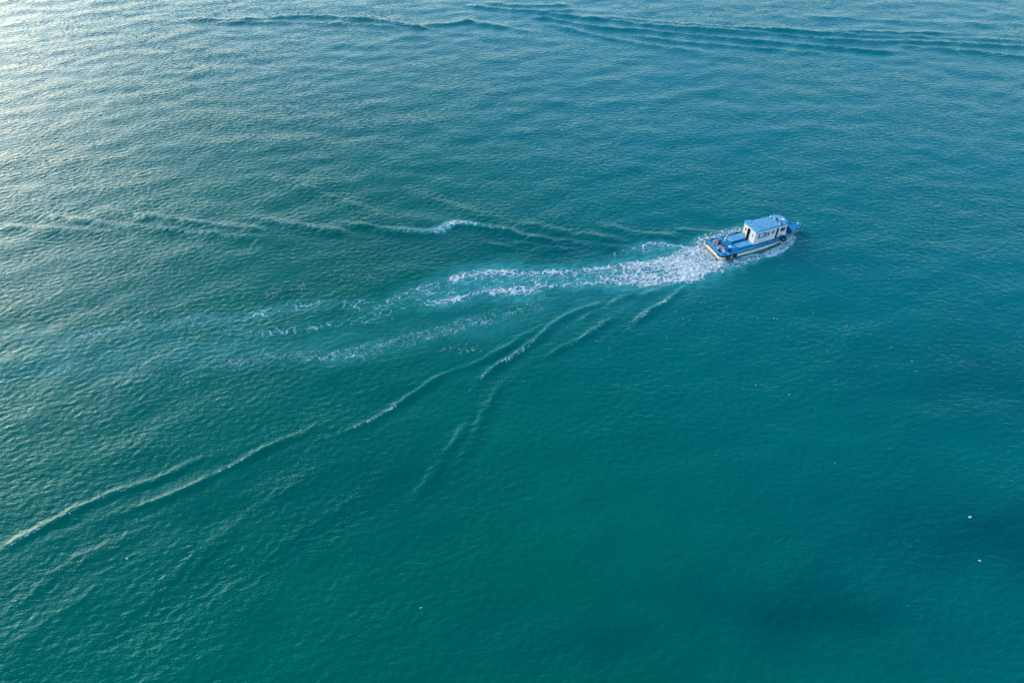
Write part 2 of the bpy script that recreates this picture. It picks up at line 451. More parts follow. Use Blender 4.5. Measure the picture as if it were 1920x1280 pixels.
crest = np.zeros_like(GX)
crest_near = np.zeros_like(GX)
for amp, wid, pts in CRESTS:
    pl = smooth_line(pts, 4)
    xs = [p[0] for p in pl]
    ys = [p[1] for p in pl]
    pad = 6 * wid
    i0, i1 = np.searchsorted(gx, (min(xs) - pad, max(xs) + pad))
    j0, j1 = np.searchsorted(gy, (min(ys) - pad, max(ys) + pad))
    if i1 <= i0 or j1 <= j0:
        continue
    x, y = GX[j0:j1, i0:i1], GY[j0:j1, i0:i1]
    wx = x + 0.38 * perlin(x / 3.1, y / 3.1, 2) + 0.12 * perlin(x / 1.1, y / 1.1, 4)
    wy = y + 0.38 * perlin(x / 3.1, y / 3.1, 7) + 0.12 * perlin(x / 1.1, y / 1.1, 5)
    s, t, q, L = along(pl, wx, wy)
    ends = sstep(0, min(0.25 * L, 7), s) * sstep(0, min(0.25 * L, 7), L - s)
    rough = np.clip(0.85 + 0.8 * perlin(s / 3.5, s * 0 + amp * 70 + pts[0][0], 14) + 0.3 * perlin(s / 1.2, t / 1.5 + pts[0][1], 15), 0.4, 1.7)
    tf = t * (1.0 if pl[-1][0] > pl[0][0] else -1.0)      # positive on the far side, which is the steeper one
    prof = np.where(tf > 0, np.exp(-(tf / (0.7 * wid)) ** 2), np.exp(-(tf / (1.25 * wid)) ** 2))
    prof = prof - 0.22 * np.exp(-((tf + 2.6 * wid) / (1.5 * wid)) ** 2)
    crest_near[j0:j1, i0:i1] = np.maximum(crest_near[j0:j1, i0:i1], amp * ends * np.exp(-(tf / (1.8 * wid)) ** 2))
    crest[j0:j1, i0:i1] += CREST_GAIN * amp * ends * rough * prof

# foam strips: (x, y) of both edges and coverage, from the boat outwards
strip_lines = {}
for k, rows in STRIPS.items():
    sm = smooth_line(rows, 4)
    strip_lines[k] = [((a + c) / 2, (b_ + d_) / 2, max(0.15, math.hypot(a - c, b_ - d_) / 2), e) for a, b_, c, d_, e in sm]


def strip_field(k, x, y):
    pl = strip_lines[k]
    s, t, q, L = along(pl, x, y)
    i = np.clip(q.astype(int), 0, len(pl) - 2)
    f = q - i
    hw = np.array([p[2] for p in pl])
    de = np.array([p[3] for p in pl])
    w = hw[i] * (1 - f) + hw[i + 1] * f
    d = de[i] * (1 - f) + de[i + 1] * f
    return s, t / w, d, L, np.abs(t)


air = np.zeros_like(GX)
for k in strip_lines:
    if k.startswith('crest'):
        continue
    pl = strip_lines[k]
    xs, ys = [p[0] for p in pl], [p[1] for p in pl]
    i0, i1 = np.searchsorted(gx, (min(xs) - 8, max(xs) + 8))
    j0, j1 = np.searchsorted(gy, (min(ys) - 8, max(ys) + 8))
    x, y = GX[j0:j1, i0:i1], GY[j0:j1, i0:i1]
    s, u, d, L, at = strip_field(k, x + 0.8 * perlin(x / 2, y / 2, 1), y + 0.8 * perlin(x / 2, y / 2, 8))
    a = np.clip(d * 1.8, 0, 1) * (1 - sstep(0.8, 2.0, np.abs(u))) * sstep(-0.5, 1.5, L - s)
    air[j0:j1, i0:i1] = np.maximum(air[j0:j1, i0:i1], a * (0.75 + 0.6 * perlin(x / 1.3, y / 1.3, 19)))
# milky tail of older wakes
for cx, cy, rx, ry, v in ((-30, 66, 34, 3.2, 0.22), (-8, 68.5, 16, 3.0, 0.25), (8, 74, 16, 3.0, 0.25), (-55, 63, 20, 4, 0.2)):
    dx_, dy_ = GX - cx, GY - cy - 0.12 * (GX - cx)
    air = np.maximum(air, v * np.exp(-((dx_ / rx) ** 2 + (dy_ / ry) ** 2)) * (1 + 0.9 * perlin(GX / 4, GY / 3, 23)))
air = np.clip(air, 0, 1)
# churned water behind the boat is bumpier
churn = np.zeros_like(GX)
churn = 0.10 * air * perlin(GX / 0.9, GY / 0.9, 31) + 0.05 * air * perlin(GX / 0.45, GY / 0.45, 33)

for pts in BANDS:                                   # rows of denser ripple
    pl = smooth_line(pts, 3)
    xs_, ys_ = [p[0] for p in pl], [p[1] for p in pl]
    i0, i1 = np.searchsorted(gx, (min(xs_) - 12, max(xs_) + 12))
    j0, j1 = np.searchsorted(gy, (min(ys_) - 12, max(ys_) + 12))
    x, y = GX[j0:j1, i0:i1], GY[j0:j1, i0:i1]
    s, t, q, L = along(pl, x + 2 * perlin(x / 5, y / 5, 71), y + 2 * perlin(x / 5, y / 5, 72))
    env[j0:j1, i0:i1] *= 1 + 0.6 * np.exp(-(t / 2.4) ** 2) * sstep(-1, 6, s) * sstep(-1, 6, L - s) - 0.12 * np.exp(-(t / 6) ** 2)
env = env * (1 + 0.9 * crest_near)
fade = (sstep(0, 14, GX - gx[0]) * sstep(0, 14, gx[-1] - GX) * sstep(0, 8, GY - gy[0]) * sstep(0, 14, gy[-1] - GY))
DX = (A1[0] * w1 + A2[0] * w2) * env * fade
DY = (A1[1] * w1 + A2[1] * w2) * env * fade
DZ = ((A1[2] * w1 + A2[2] * w2) * env + A3[2] + crest + churn) * fade
# water pressed flat round the hull, so that it lies snug against the boat
BX, BY, BA = 29.9, 85.4, 0.38
lx = (GX - BX) * math.cos(BA) + (GY - BY) * math.sin(BA)
ly = -(GX - BX) * math.sin(BA) + (GY - BY) * math.cos(BA)
hullzone = sstep(2.6, 1.7, np.abs(ly)) * sstep(-0.6, 0.4, lx) * sstep(16.2, 15.2, lx)
DZ = DZ * (1 - 0.8 * hullzone) - 0.05 * hullzone

dark_patch = 0.0 * GX  # darker teal patches at set places, broken up by noise
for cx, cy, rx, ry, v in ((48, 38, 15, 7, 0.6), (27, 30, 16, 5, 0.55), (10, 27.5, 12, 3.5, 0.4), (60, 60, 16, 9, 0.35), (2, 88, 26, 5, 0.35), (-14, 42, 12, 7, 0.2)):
    dark_patch = np.maximum(dark_patch, v * np.exp(-(((GX - cx) / rx) ** 2 + ((GY - cy) / ry) ** 2)))
dark_patch = np.clip(dark_patch * (1 + 0.7 * perlin(GX / 7, GY / 7, 41)) + 0.12 * perlin(GX / 18, GY / 18, 42), 0, 1)

# one sheet from the fine middle out to the horizon
out = np.array([4, 12, 30, 70, 150, 320, 700, 1500, 3200, 7000], float)
ex = np.concatenate([gx[0] - out[::-1], gx, gx[-1] + out])
ey = np.concatenate([gy[0] - out[::-1], gy, gy[-1] + out])
n = len(out)
EX, EY = np.meshgrid(ex, ey)
V = np.stack([EX, EY, np.zeros_like(EX)], -1)
V[n:-n, n:-n, 0] += DX
V[n:-n, n:-n, 1] += DY
V[n:-n, n:-n, 2] += DZ
ny_, nx_ = EX.shape
sea, used = grid_mesh('sea', V.reshape(-1, 3), nx_, ny_, np.ones((ny_ - 1, nx_ - 1), bool), M_water)
tag(sea, 'teal green sea with wind ripples and crossing wakes', 'sea', kind='structure')


def put(name, a, default):
    full = np.full(EX.shape, default, np.float32)
    full[n:-n, n:-n] = a
    at = sea.data.attributes.new(name, 'FLOAT', 'POINT')
    at.data.foreach_set('value', full.ravel()[used])


put('aeration', air, 0.0)
put('ripple', np.clip(env * (1 - 0.35 * air), 0.3, 1.4), 1.0)
put('darkness', dark_patch, 0.1)
put('blueness', np.clip(sstep(-25, 75, 0.75 * GX + 0.5 * (GY - 60)) + 0.3 * n_low, 0, 1), 0.7)  # bluer to the right and far off: sky reflection partly put into the colour


def surface(x, y):
    """displaced water point above parameter (x, y)"""
    fx = np.clip((x - gx[0]) / D, 0, NX - 1.001)
    fy = np.clip((y - gy[0]) / D, 0, NY - 1.001)
    i, j = fx.astype(int), fy.astype(int)
    u, v = fx - i, fy - j

    def s(F):
        return (F[j, i] * (1 - u) + F[j, i + 1] * u) * (1 - v) + (F[j + 1, i] * (1 - u) + F[j + 1, i + 1] * u) * v
    return x + s(DX), y + s(DY), s(DZ)


# ------------------------------------------------------------------ foam
def lace(x, y, big, seed):
    """thread-like foam pattern, drawn out along the wake"""
    x, y = (x * 0.98 + y * 0.2) / 1.7, y * 0.98 - x * 0.2
    wx = x + 0.38 * big * perlin(x / (1.6 * big), y / (1.6 * big), seed) + 0.2 * big * perlin(x / (0.5 * big), y / (0.5 * big), seed + 1)
    wy = y + 0.38 * big * perlin(x / (1.6 * big), y / (1.6 * big), seed + 2) + 0.2 * big * perlin(x / (0.5 * big), y / (0.5 * big), seed + 3)
    r1 = 1 - np.abs(perlin(wx / big, wy / big, seed + 4)) / 0.30
    r2 = 1 - np.abs(perlin(wx / (0.5 * big), wy / (0.5 * big), seed + 5)) / 0.36
    r3 = 1 - np.abs(perlin(wx / (0.24 * big), wy / (0.24 * big), seed + 8)) / 0.42
    n1 = perlin(wx / (0.16 * big), wy / (0.16 * big), seed + 6)
    n0 = perlin(x / (2.2 * big), y / (2.2 * big), seed + 7)
    p = np.maximum(np.maximum(r1, 0.9 * r2), 0.78 * r3) + 0.28 * n1 + 0.28 * n0
    return p


def rank(p):
    s = np.sort(p.ravel())[::37]
    return np.searchsorted(s, p.ravel()).reshape(p.shape) / len(s)


def foam(name, key, label, big, step, seed, shape, thick=0.05):
    pl = strip_lines[key]
    xs, ys = [p[0] for p in pl], [p[1] for p in pl]
    hw = max(p[2] for p in pl) * 1.6 + 0.5
    ax = np.arange(min(xs) - hw, max(xs) + hw, step)
    ay = np.arange(min(ys) - hw, max(ys) + hw, step)
    x, y = np.meshgrid(ax, ay)
    wob = 0.35 * big
    s, u, d, L, at = strip_field(key, x + wob * perlin(x / big, y / big, seed + 11), y + wob * perlin(x / big, y / big, seed + 12))
    cover = shape(s, u, d, L) * (0.6 if name == 'crest_glint_foam' else 1.0)
    m = rank(lace(x, y, big, seed)) - (1 - cover)
    m[cover <= 0.01] = -1
    sx, sy, sz = surface(x, y)
    rough = 0.6 + 1.2 * np.clip(perlin(x / 0.5, y / 0.5, seed + 20) + 0.3, 0, 1)
    z = sz + np.clip(m * 0.22, -0.04, thick) * rough + 0.006
    keep = m > 0
    kq = keep[:-1, :-1] | keep[1:, :-1] | keep[:-1, 1:] | keep[1:, 1:]
    o, us = grid_mesh(name, np.stack([sx, sy, z], -1).reshape(-1, 3), len(ax), len(ay), kq, M_foam)
    at_ = o.data.attributes.new('thickness', 'FLOAT', 'POINT')
    at_.data.foreach_set('value', np.clip(m * 1.4, 0, 0.7).astype(np.float32).ravel()[us])
    tag(o, label, 'foam', kind='stuff')
    return o


def band(s, u, d, L):
    return d * (1 - sstep(0.55, 1.15, np.abs(u))) * sstep(-0.01, 1.0, L - s)


def wash_shape(s, u, d, L):
    body = 1 - sstep(0.75, 1.1, np.abs(u))
    rims = np.exp(-((np.abs(u) - 0.72) / 0.22) ** 2)
    k = sstep(8, 24, s)
    return np.clip(d * body * (1 - 0.55 * k) + d * rims * k * 0.62, 0, 1)


def curl_shape(s, u, d, L):
    edge = np.exp(-((u + 0.6) / 0.35) ** 2)
    return np.clip(d * (1 - sstep(0.7, 1.1, np.abs(u))) * (0.5 + 0.5 * edge), 0, 1)


foam('propeller_wash_foam', 'wash', 'broad white churned foam trail streaming from the boat stern', 1.05, 0.062, 50, wash_shape, 0.10)
foam('foam_thread', 'trail_upper', 'thin lacy white foam thread ending the wake at the left edge', 1.2, 0.075, 70, band, 0.03)
foam('foam_thread', 'trail_lower', 'faint lower foam thread beneath the end of the churned trail', 1.2, 0.075, 90, band, 0.03)
foam('bow_wave_foam', 'bow_wave', 'white bow wave foam along the near side of the hull', 1.0, 0.06, 110, band, 0.12)
foam('side_wave_foam', 'port_curl', 'curling wedge of white foam just behind the far stern corner', 0.9, 0.06, 130, curl_shape, 0.09)
foam('hull_side_foam', 'port_side', 'lacy foam along the far side of the boat near the rail', 0.9, 0.06, 150, band, 0.09)
foam('breaking_crest_foam', 'far_break', 'white breaking crest on the far wake arm left of the boat', 0.8, 0.07, 170, band, 0.07)
foam('scum_foam', 'scum_upper', 'pale speckled foam streak drifting just below the churned trail', 0.55, 0.07, 190, band, 0.02)
foam('crest_glint_foam', 'crest_a', 'short foam tip and painted glint on the near wake arm left of centre', 0.5, 0.05, 210, band, 0.03)  # near crests: thin foam mesh stands in for sky glints, with few real flecks
foam('crest_glint_foam', 'crest_b', 'sky glint painted as foam along the crest below the middle of the trail', 0.5, 0.05, 230, band, 0.03)
foam('crest_glint_foam', 'crest_c', 'crest with foam tip and painted glint closest below the boat stern', 0.5, 0.05, 250, band, 0.03)
foam('crest_glint_foam', 'crest_d', 'faint sky glint painted as foam between two crests below the trail', 0.5, 0.05, 270, band, 0.03)
foam('crest_glint_foam', 'crest_e', 'thin sky glint painted as foam on the near wake arm at lower left', 0.5, 0.05, 290, band, 0.03)
foam('crest_glint_foam', 'crest_f', 'sky glint painted as foam on the near wake arm reaching the left edge', 0.5, 0.05, 310, band, 0.03)
foam('crest_glint_foam', 'crest_g', 'faint short sky glint painted as foam nearest under the churned trail', 0.5, 0.05, 330, band, 0.03)
foam('crest_glint_foam', 'crest_h', 'thin pale crest line on the far wake arm at the left edge', 0.5, 0.06, 350, band, 0.02)  # far crests: foam laid along them to whiten their sky glints
foam('crest_glint_foam', 'crest_i', 'long thin pale crest line on the far wake arm at far left', 0.5, 0.06, 370, band, 0.02)
foam('crest_glint_foam', 'crest_j', 'thin pale crest line on the far wake arm, second from the breaking crest', 0.5, 0.06, 390, band, 0.02)
foam('crest_glint_foam', 'crest_k', 'thin pale crest line just left of the breaking crest', 0.5, 0.06, 410, band, 0.02)
foam('crest_glint_foam', 'crest_l', 'faint pale crest line between the breaking crest and the boat', 0.5, 0.06, 430, band, 0.02)

# ------------------------------------------------------------------ paints and stuffs for the boat and what it carries
M_white = paint('white_paint', (0.50, 0.41, 0.32), (0.78, 0.71, 0.62), 0.45, 2.6, 0.28, 0.5, stretch=(1, 1, 0.35))
M_hull = paint('hull_white', (0.48, 0.42, 0.35), (0.74, 0.67, 0.58), 0.4, 1.6, 0.25, 0.55, stretch=(0.6, 1, 1.2))
M_blue = paint('deck_blue', (0.0, 0.16, 0.29), (0.004, 0.28, 0.42), 0.5, 1.5, 0.3, 0.62, detail=9)
M_blue_edge = paint('rail_blue', (0.003, 0.26, 0.41), (0.02, 0.35, 0.51), 0.45, 3.0, 0.35, 0.75)
M_roof = paint('roof_worn_blue', (0.03, 0.29, 0.41), (0.25, 0.41, 0.44), 0.6, 2.4, 0.36, 0.60, detail=9)
M_roof_dark = paint('roof_blue', (0.006, 0.21, 0.39), (0.03, 0.29, 0.46), 0.55, 2.0, 0.35, 0.7)
M_hatch = paint('hatch_worn_blue', (0.03, 0.31, 0.46), (0.22, 0.44, 0.51), 0.55, 2.0, 0.36, 0.62, detail=9)
M_black = paint('black_rubber', (0.006, 0.007, 0.010), (0.022, 0.024, 0.03), 0.75, 6.0)
M_rail = paint('rub_rail_navy', (0.004, 0.010, 0.022), (0.012, 0.022, 0.04), 0.6, 4.0)
M_glass = paint('window_glass', (0.008, 0.012, 0.014), (0.02, 0.03, 0.032), 0.06, 2.0, spec=0.6)
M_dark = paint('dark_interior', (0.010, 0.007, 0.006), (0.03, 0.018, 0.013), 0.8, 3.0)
M_frame_blue = paint('blue_window_frame', (0.01, 0.14, 0.32), (0.03, 0.20, 0.40), 0.4, 4.0)
M_frame_grey = paint('pale_window_frame', (0.40, 0.38, 0.35), (0.55, 0.52, 0.48), 0.45, 4.0)
M_curtain = paint('curtain', (0.20, 0.19, 0.17), (0.34, 0.32, 0.29), 0.9, 5.0, stretch=(4, 4, 0.5))
M_wood = paint('brown_wood', (0.10, 0.05, 0.03), (0.20, 0.11, 0.06), 0.6, 5.0)
M_pink = paint('faded_red_board', (0.20, 0.10, 0.08), (0.36, 0.24, 0.20), 0.7, 6.0)
M_green = paint('grey_green_board', (0.22, 0.27, 0.22), (0.32, 0.36, 0.30), 0.7, 5.0)
M_orange = paint('orange_float', (0.50, 0.15, 0.06), (0.70, 0.30, 0.14), 0.55, 4.0)
M_rope = paint('tan_rope', (0.28, 0.21, 0.13), (0.50, 0.42, 0.30), 0.9, 14.0)
M_drum = paint('blue_plastic_drum', (0.004, 0.05, 0.30), (0.01, 0.09, 0.42), 0.4, 3.0)
M_navy = paint('dark_blue_plastic', (0.002, 0.012, 0.16), (0.004, 0.03, 0.28), 0.35, 3.0)
M_plastic = paint('white_plastic', (0.62, 0.60, 0.57), (0.76, 0.73, 0.70), 0.35, 4.0)
M_steel = paint('galvanised_rail', (0.36, 0.36, 0.30), (0.56, 0.55, 0.47), 0.4, 6.0)
M_weed = paint('weed', (0.03, 0.035, 0.012), (0.16, 0.15, 0.05), 0.9, 7.0, bump=0.03)
M_weed2 = paint('pale_weed', (0.20, 0.18, 0.06), (0.48, 0.43, 0.20), 0.9, 6.0, bump=0.02)
M_skin = paint('skin', (0.30, 0.16, 0.10), (0.40, 0.23, 0.15), 0.6, 8.0)
M_shirt = paint('pale_shirt', (0.40, 0.37, 0.33), (0.62, 0.58, 0.52), 0.9, 7.0)
M_trouser = paint('grey_trousers', (0.12, 0.11, 0.10), (0.30, 0.27, 0.24), 0.9, 6.0)
M_shoe = paint('dark_shoe', (0.01, 0.01, 0.012), (0.03, 0.03, 0.03), 0.7, 6.0)
M_litter = paint('pale_litter', (0.45, 0.42, 0.33), (0.74, 0.70, 0.60), 0.6, 9.0)
M_litter2 = paint('tan_litter', (0.25, 0.20, 0.08), (0.50, 0.42, 0.20), 0.7, 9.0)
M_scum = paint('scum', (0.34, 0.36, 0.26), (0.50, 0.52, 0.45), 0.8, 1.5)


class MB:
    """collects shapes for one mesh"""
    def __init__(self):
        self.v, self.f = [], []

    def add(self, vs, fs):
        o = len(self.v)
        self.v += [tuple(p) for p in vs]
        self.f += [tuple(i + o for i in q) for q in fs]
        return self

    def box(self, x0, x1, y0, y1, z0, z1, c=0.02):
        """box with chamfered edges"""
        c = min(c, (x1 - x0) / 2.5, (y1 - y0) / 2.5, (z1 - z0) / 2.5)
        bm = bmesh.new()
        bmesh.ops.create_cube(bm, size=1)
        for v in bm.verts:
            v.co = ((x0 + x1) / 2 + v.co.x * (x1 - x0), (y0 + y1) / 2 + v.co.y * (y1 - y0), (z0 + z1) / 2 + v.co.z * (z1 - z0))
        bmesh.ops.bevel(bm, geom=bm.edges[:], offset=c, segments=1, affect='EDGES')
        bm.verts.index_update()
        self.add([v.co[:] for v in bm.verts], [[v.index for v in f.verts] for f in bm.faces])
        bm.free()
        return self

    def tube(self, pts, r, n=8, closed=False, cap=True):
        P = [Vector(p) for p in pts]
        rs = r if isinstance(r, (list, tuple)) else [r] * len(P)
        m = len(P)
        rings = []
        up = Vector((0, 0, 1))
        for i, p in enumerate(P):
            a = P[(i - 1) % m] if closed or i else p
            b2 = P[(i + 1) % m] if closed or i < m - 1 else p
            d = (b2 - a).normalized()
            ref = up if abs(d.z) < 0.95 else Vector((1, 0, 0))
            s = d.cross(ref).normalized()
            t = s.cross(d)
            rings.append([p + rs[i] * (math.cos(2 * math.pi * k / n) * s + math.sin(2 * math.pi * k / n) * t) for k in range(n)])
        vs = [q for ring in rings for q in ring]
        fs = []
        for i in range(m if closed else m - 1):
            j = (i + 1) % m
            for k in range(n):
                fs.append((i * n + k, i * n + (k + 1) % n, j * n + (k + 1) % n, j * n + k))
        if cap and not closed:
            fs.append(tuple(range(n)))
            fs.append(tuple((m - 1) * n + k for k in reversed(range(n))))
        return self.add(vs, fs)

    def lathe(self, prof, n=20, axis=Matrix.Identity(4)):
        vs, fs = [], []
        for r_, z in prof:
            for k in range(n):
                a = 2 * math.pi * k / n
                vs.append(axis @ Vector((r_ * math.cos(a), r_ * math.sin(a), z)))
        for i in range(len(prof) - 1):
            for k in range(n):
                fs.append((i * n + k, i * n + (k + 1) % n, (i + 1) * n + (k + 1) % n, (i + 1) * n + k))
        return self.add(vs, fs)

    def torus(self, R_, r_, n=28, m=10, axis=Matrix.Identity(4), squash=1.0):
        vs, fs = [], []
        for i in range(n):
            a = 2 * math.pi * i / n
            for k in range(m):
                b2 = 2 * math.pi * k / m
                vs.append(axis @ Vector(((R_ + r_ * math.cos(b2)) * math.cos(a), (R_ + r_ * math.cos(b2)) * math.sin(a), squash * r_ * math.sin(b2))))
        for i in range(n):
            for k in range(m):
                fs.append((i * m + k, ((i + 1) % n) * m + k, ((i + 1) % n) * m + (k + 1) % m, i * m + (k + 1) % m))
        return self.add(vs, fs)

    def prism(self, poly, z0, z1):
        n_ = len(poly)
        vs = [(x, y, z0) for x, y in poly] + [(x, y, z1) for x, y in poly]
        fs = [tuple(reversed(range(n_))), tuple(range(n_, 2 * n_))] + [(i, (i + 1) % n_, n_ + (i + 1) % n_, n_ + i) for i in range(n_)]
        return self.add(vs, fs)

    def build(self, name, mat, parent=None, smooth=False):
        return link_mesh(name, self.v, self.f, mat, parent, smooth)


def empty(name, loc, rz=0.0, parent=None):
    o = bpy.data.objects.new(name, None)
    o.empty_display_size = 0.3
    o.location = loc
    o.rotation_euler = (0, 0, rz)
    col.objects.link(o)
    if parent:
        o.parent = parent
    return o


def on_boat(lx_, ly_, z=0.0):
    c, s = math.cos(BA), math.sin(BA)
    return Vector((BX + lx_ * c - ly_ * s, BY + lx_ * s + ly_ * c, z))


# ------------------------------------------------------------------ the boat
boat = empty('work_boat', (BX, BY, 0), BA)
tag(boat, 'blue and white wooden work boat under way with white cabin and blue roof', 'boat')

HX = [0.0, 0.12, 0.35, 0.7, 2, 4, 6, 8, 9.5, 11, 12, 13, 14, 14.8, 15.3, 15.65, 15.9]
HB = [1.72, 1.92, 2.06, 2.11, 2.17, 2.20, 2.18, 2.12, 2.04, 1.90, 1.72, 1.44, 1.08, 0.76, 0.50, 0.28, 0.07]


def hb(x):
    return float(np.interp(x, HX, HB))


def zdeck(x):
    return 0.90 + 0.36 * (max(x, 0) / 16.0) ** 2


xs = [0.0, 0.12, 0.35, 0.7, 1.4, 2.5, 4, 5.5, 7, 8.5, 10, 11, 12, 12.8, 13.5, 14.2, 14.8, 15.2, 15.5, 15.75, 15.9]
vs, fs = [], []
for x in xs:
    b_, zd = hb(x), zdeck(x)
    f = np.clip((x - 8) / 7.75, 0, 1)
    wl_b = b_ * (0.95 - 0.55 * f ** 1.3)
    ch_b = b_ * (0.84 - 0.66 * f ** 1.2)
    kz = -0.65 + 0.5 * f ** 3
    stem = 0.55 * f ** 4
    ring = [(x, b_, zd), (x - 0.1 * stem, 0.98 * b_ - 0.01, zd * 0.62), (x - 0.5 * stem, wl_b, 0.12), (x - 0.9 * stem, ch_b, -0.28), (x - 1.2 * stem, 0.0, kz)]
    ring = ring + [(p[0], -p[1], p[2]) for p in ring[-2::-1]]
    vs += ring
m = 9
for i in range(len(xs) - 1):
    for k in range(m - 1):
        fs.append((i * m + k, i * m + k + 1, (i + 1) * m + k + 1, (i + 1) * m + k))
fs.append(tuple(range(m)))
fs.append(tuple((len(xs) - 1) * m + k for k in reversed(range(m))))
hull = link_mesh('hull', vs, fs, M_hull, boat)

outline = [(x, hb(x)) for x in xs] + [(x, -hb(x)) for x in reversed(xs)]


def rim(off, lift):
    """deck outline pushed outwards by off"""
    n_ = len(outline)
    out_ = []
    for i, (x, y) in enumerate(outline):
        ax, ay = outline[i - 1]
        bx_, by_ = outline[(i + 1) % n_]
        d = Vector((bx_ - ax, by_ - ay)).normalized()
        out_.append((x - d.y * off, y + d.x * off, zdeck(x) + lift))
    return out_


MB().tube(rim(0.035, -0.06), 0.075, 8, closed=True).build('rub_rail', M_rail, hull, True)
# thick black rubber round the two stern corners
for sgn in (1, -1):
    pts = [(1.5, sgn * (hb(1.5) + 0.06), zdeck(0) - 0.06), (0.8, sgn * (hb(0.8) + 0.07), zdeck(0) - 0.07), (0.35, sgn * (hb(0.35) + 0.06), zdeck(0) - 0.08), (0.08, sgn * (hb(0.12) + 0.02), zdeck(0) - 0.08), (-0.06, sgn * 1.66, zdeck(0) - 0.08), (-0.07, sgn * 1.25, zdeck(0) - 0.08)]
    MB().tube(pts, 0.105, 8).build('stern_fender', M_black, hull, True)

# deck sheet and the raised cap all round
dv, df = [], []
for i, x in enumerate(xs):
    b_ = hb(x) - 0.10
    z = zdeck(x) - 0.02
    dv += [(x + (0.05 if i == 0 else 0), b_, z), (x + (0.05 if i == 0 else 0), 0, z + 0.05), (x + (0.05 if i == 0 else 0), -b_, z)]
for i in range(len(xs) - 1):
    for k in range(2):
        df.append((i * 3 + k, i * 3 + k + 1, (i + 1) * 3 + k + 1, (i + 1) * 3 + k))
deck = link_mesh('deck', dv, df, M_blue, boat)
cap = MB()
r0, r1, r2, r3 = rim(0.015, -0.03), rim(0.015, 0.055), rim(-0.17, 0.065), rim(-0.17, -0.03)
n_ = len(outline)
cap.add(r0 + r1 + r2 + r3, [(a * n_ + i, a * n_ + (i + 1) % n_, (a + 1) * n_ + (i + 1) % n_, (a + 1) * n_ + i) for a in range(3) for i in range(n_)])
cap.build('gunwale', M_blue_edge, deck)
MB().box(0.17, 0.62, -1.88, 1.88, 0.86, 1.0, 0.03).build('stern_bench', M_blue_edge, deck)

# transom: lower ledge with weed hanging off it
MB().box(-0.16, 0.04, -1.62, 1.62, 0.02, 0.16, 0.03).build('transom_ledge', M_weed2, hull)
rnd = random.Random(4)
for i in range(15):
    y = -1.62 + i * 0.23 + rnd.uniform(-0.06, 0.06)
    s = rnd.uniform(0.10, 0.17)
    w = MB().lathe([(0.02, 0.5 * s), (0.7 * s, 0.42 * s), (s, 0.0), (0.75 * s, -0.7 * s), (0.3 * s, -1.3 * s), (0.02, -1.7 * s)], 7,
                   Matrix.Translation((-0.18 - rnd.uniform(0, 0.06), y, 0.10 + rnd.uniform(-0.05, 0.04))) @ Matrix.Rotation(rnd.uniform(0, 3), 4, 'Z'))
    w.build('weed_clump', rnd.choice((M_weed, M_weed, M_weed2)), hull, True)

# aft deck hatches
def hatch(x0, x1, y0, y1, h):
    z = zdeck(x0) - 0.03
    c_ = MB().box(x0, x1, y0, y1, z, z + h, 0.03).build('hatch', M_blue, deck)
    MB().box(x0 - 0.04, x1 + 0.02, y0 - 0.04, y1 + 0.04, z + h + 0.001, z + h + 0.07, 0.025).build('hatch_lid', M_hatch, c_)
    return c_


h1 = hatch(3.15, 5.9, 0.12, 1.42, 0.36)
h2 = hatch(3.35, 5.84, -1.46, -0.50, 0.26)
MB().box(3.02, 3.10, 0.62, 1.42, 1.18, 1.25, 0.02).build('handle_bar', M_plastic, h1)
MB().box(2.62, 3.3, -1.05, -0.52, 0.87, 0.99, 0.03).build('hatch_step', M_hatch, deck)

# port side hand rail
rail = MB().tube([(3.15, 1.98, 1.62), (4.2, 1.99, 1.64), (5.3, 1.98, 1.67), (6.3, 1.90, 1.72)], 0.032, 8).build('hand_rail', M_steel, boat, True)
for x in (3.15, 4.2, 5.3, 6.3):
    MB().tube([(x, hb(x) - 0.2, zdeck(x) - 0.02), (x, 1.96, 1.65)], 0.027, 8).build('rail_post', M_steel, rail, True)
MB().tube([(3.18, 1.99, 1.28), (4.8, 1.99, 1.30), (6.25, 1.92, 1.34)], 0.02, 6).build('lower_rail', M_steel, rail, True)

# ---------------- cabin: walls with real openings
CX0, CX1 = 6.0, 11.95       # aft and fore ends at the base
ZB, ZT = 0.90, 3.12


def cabin_y(x):
    return 1.44 - 0.15 * (x - CX0) / (CX1 - CX0)


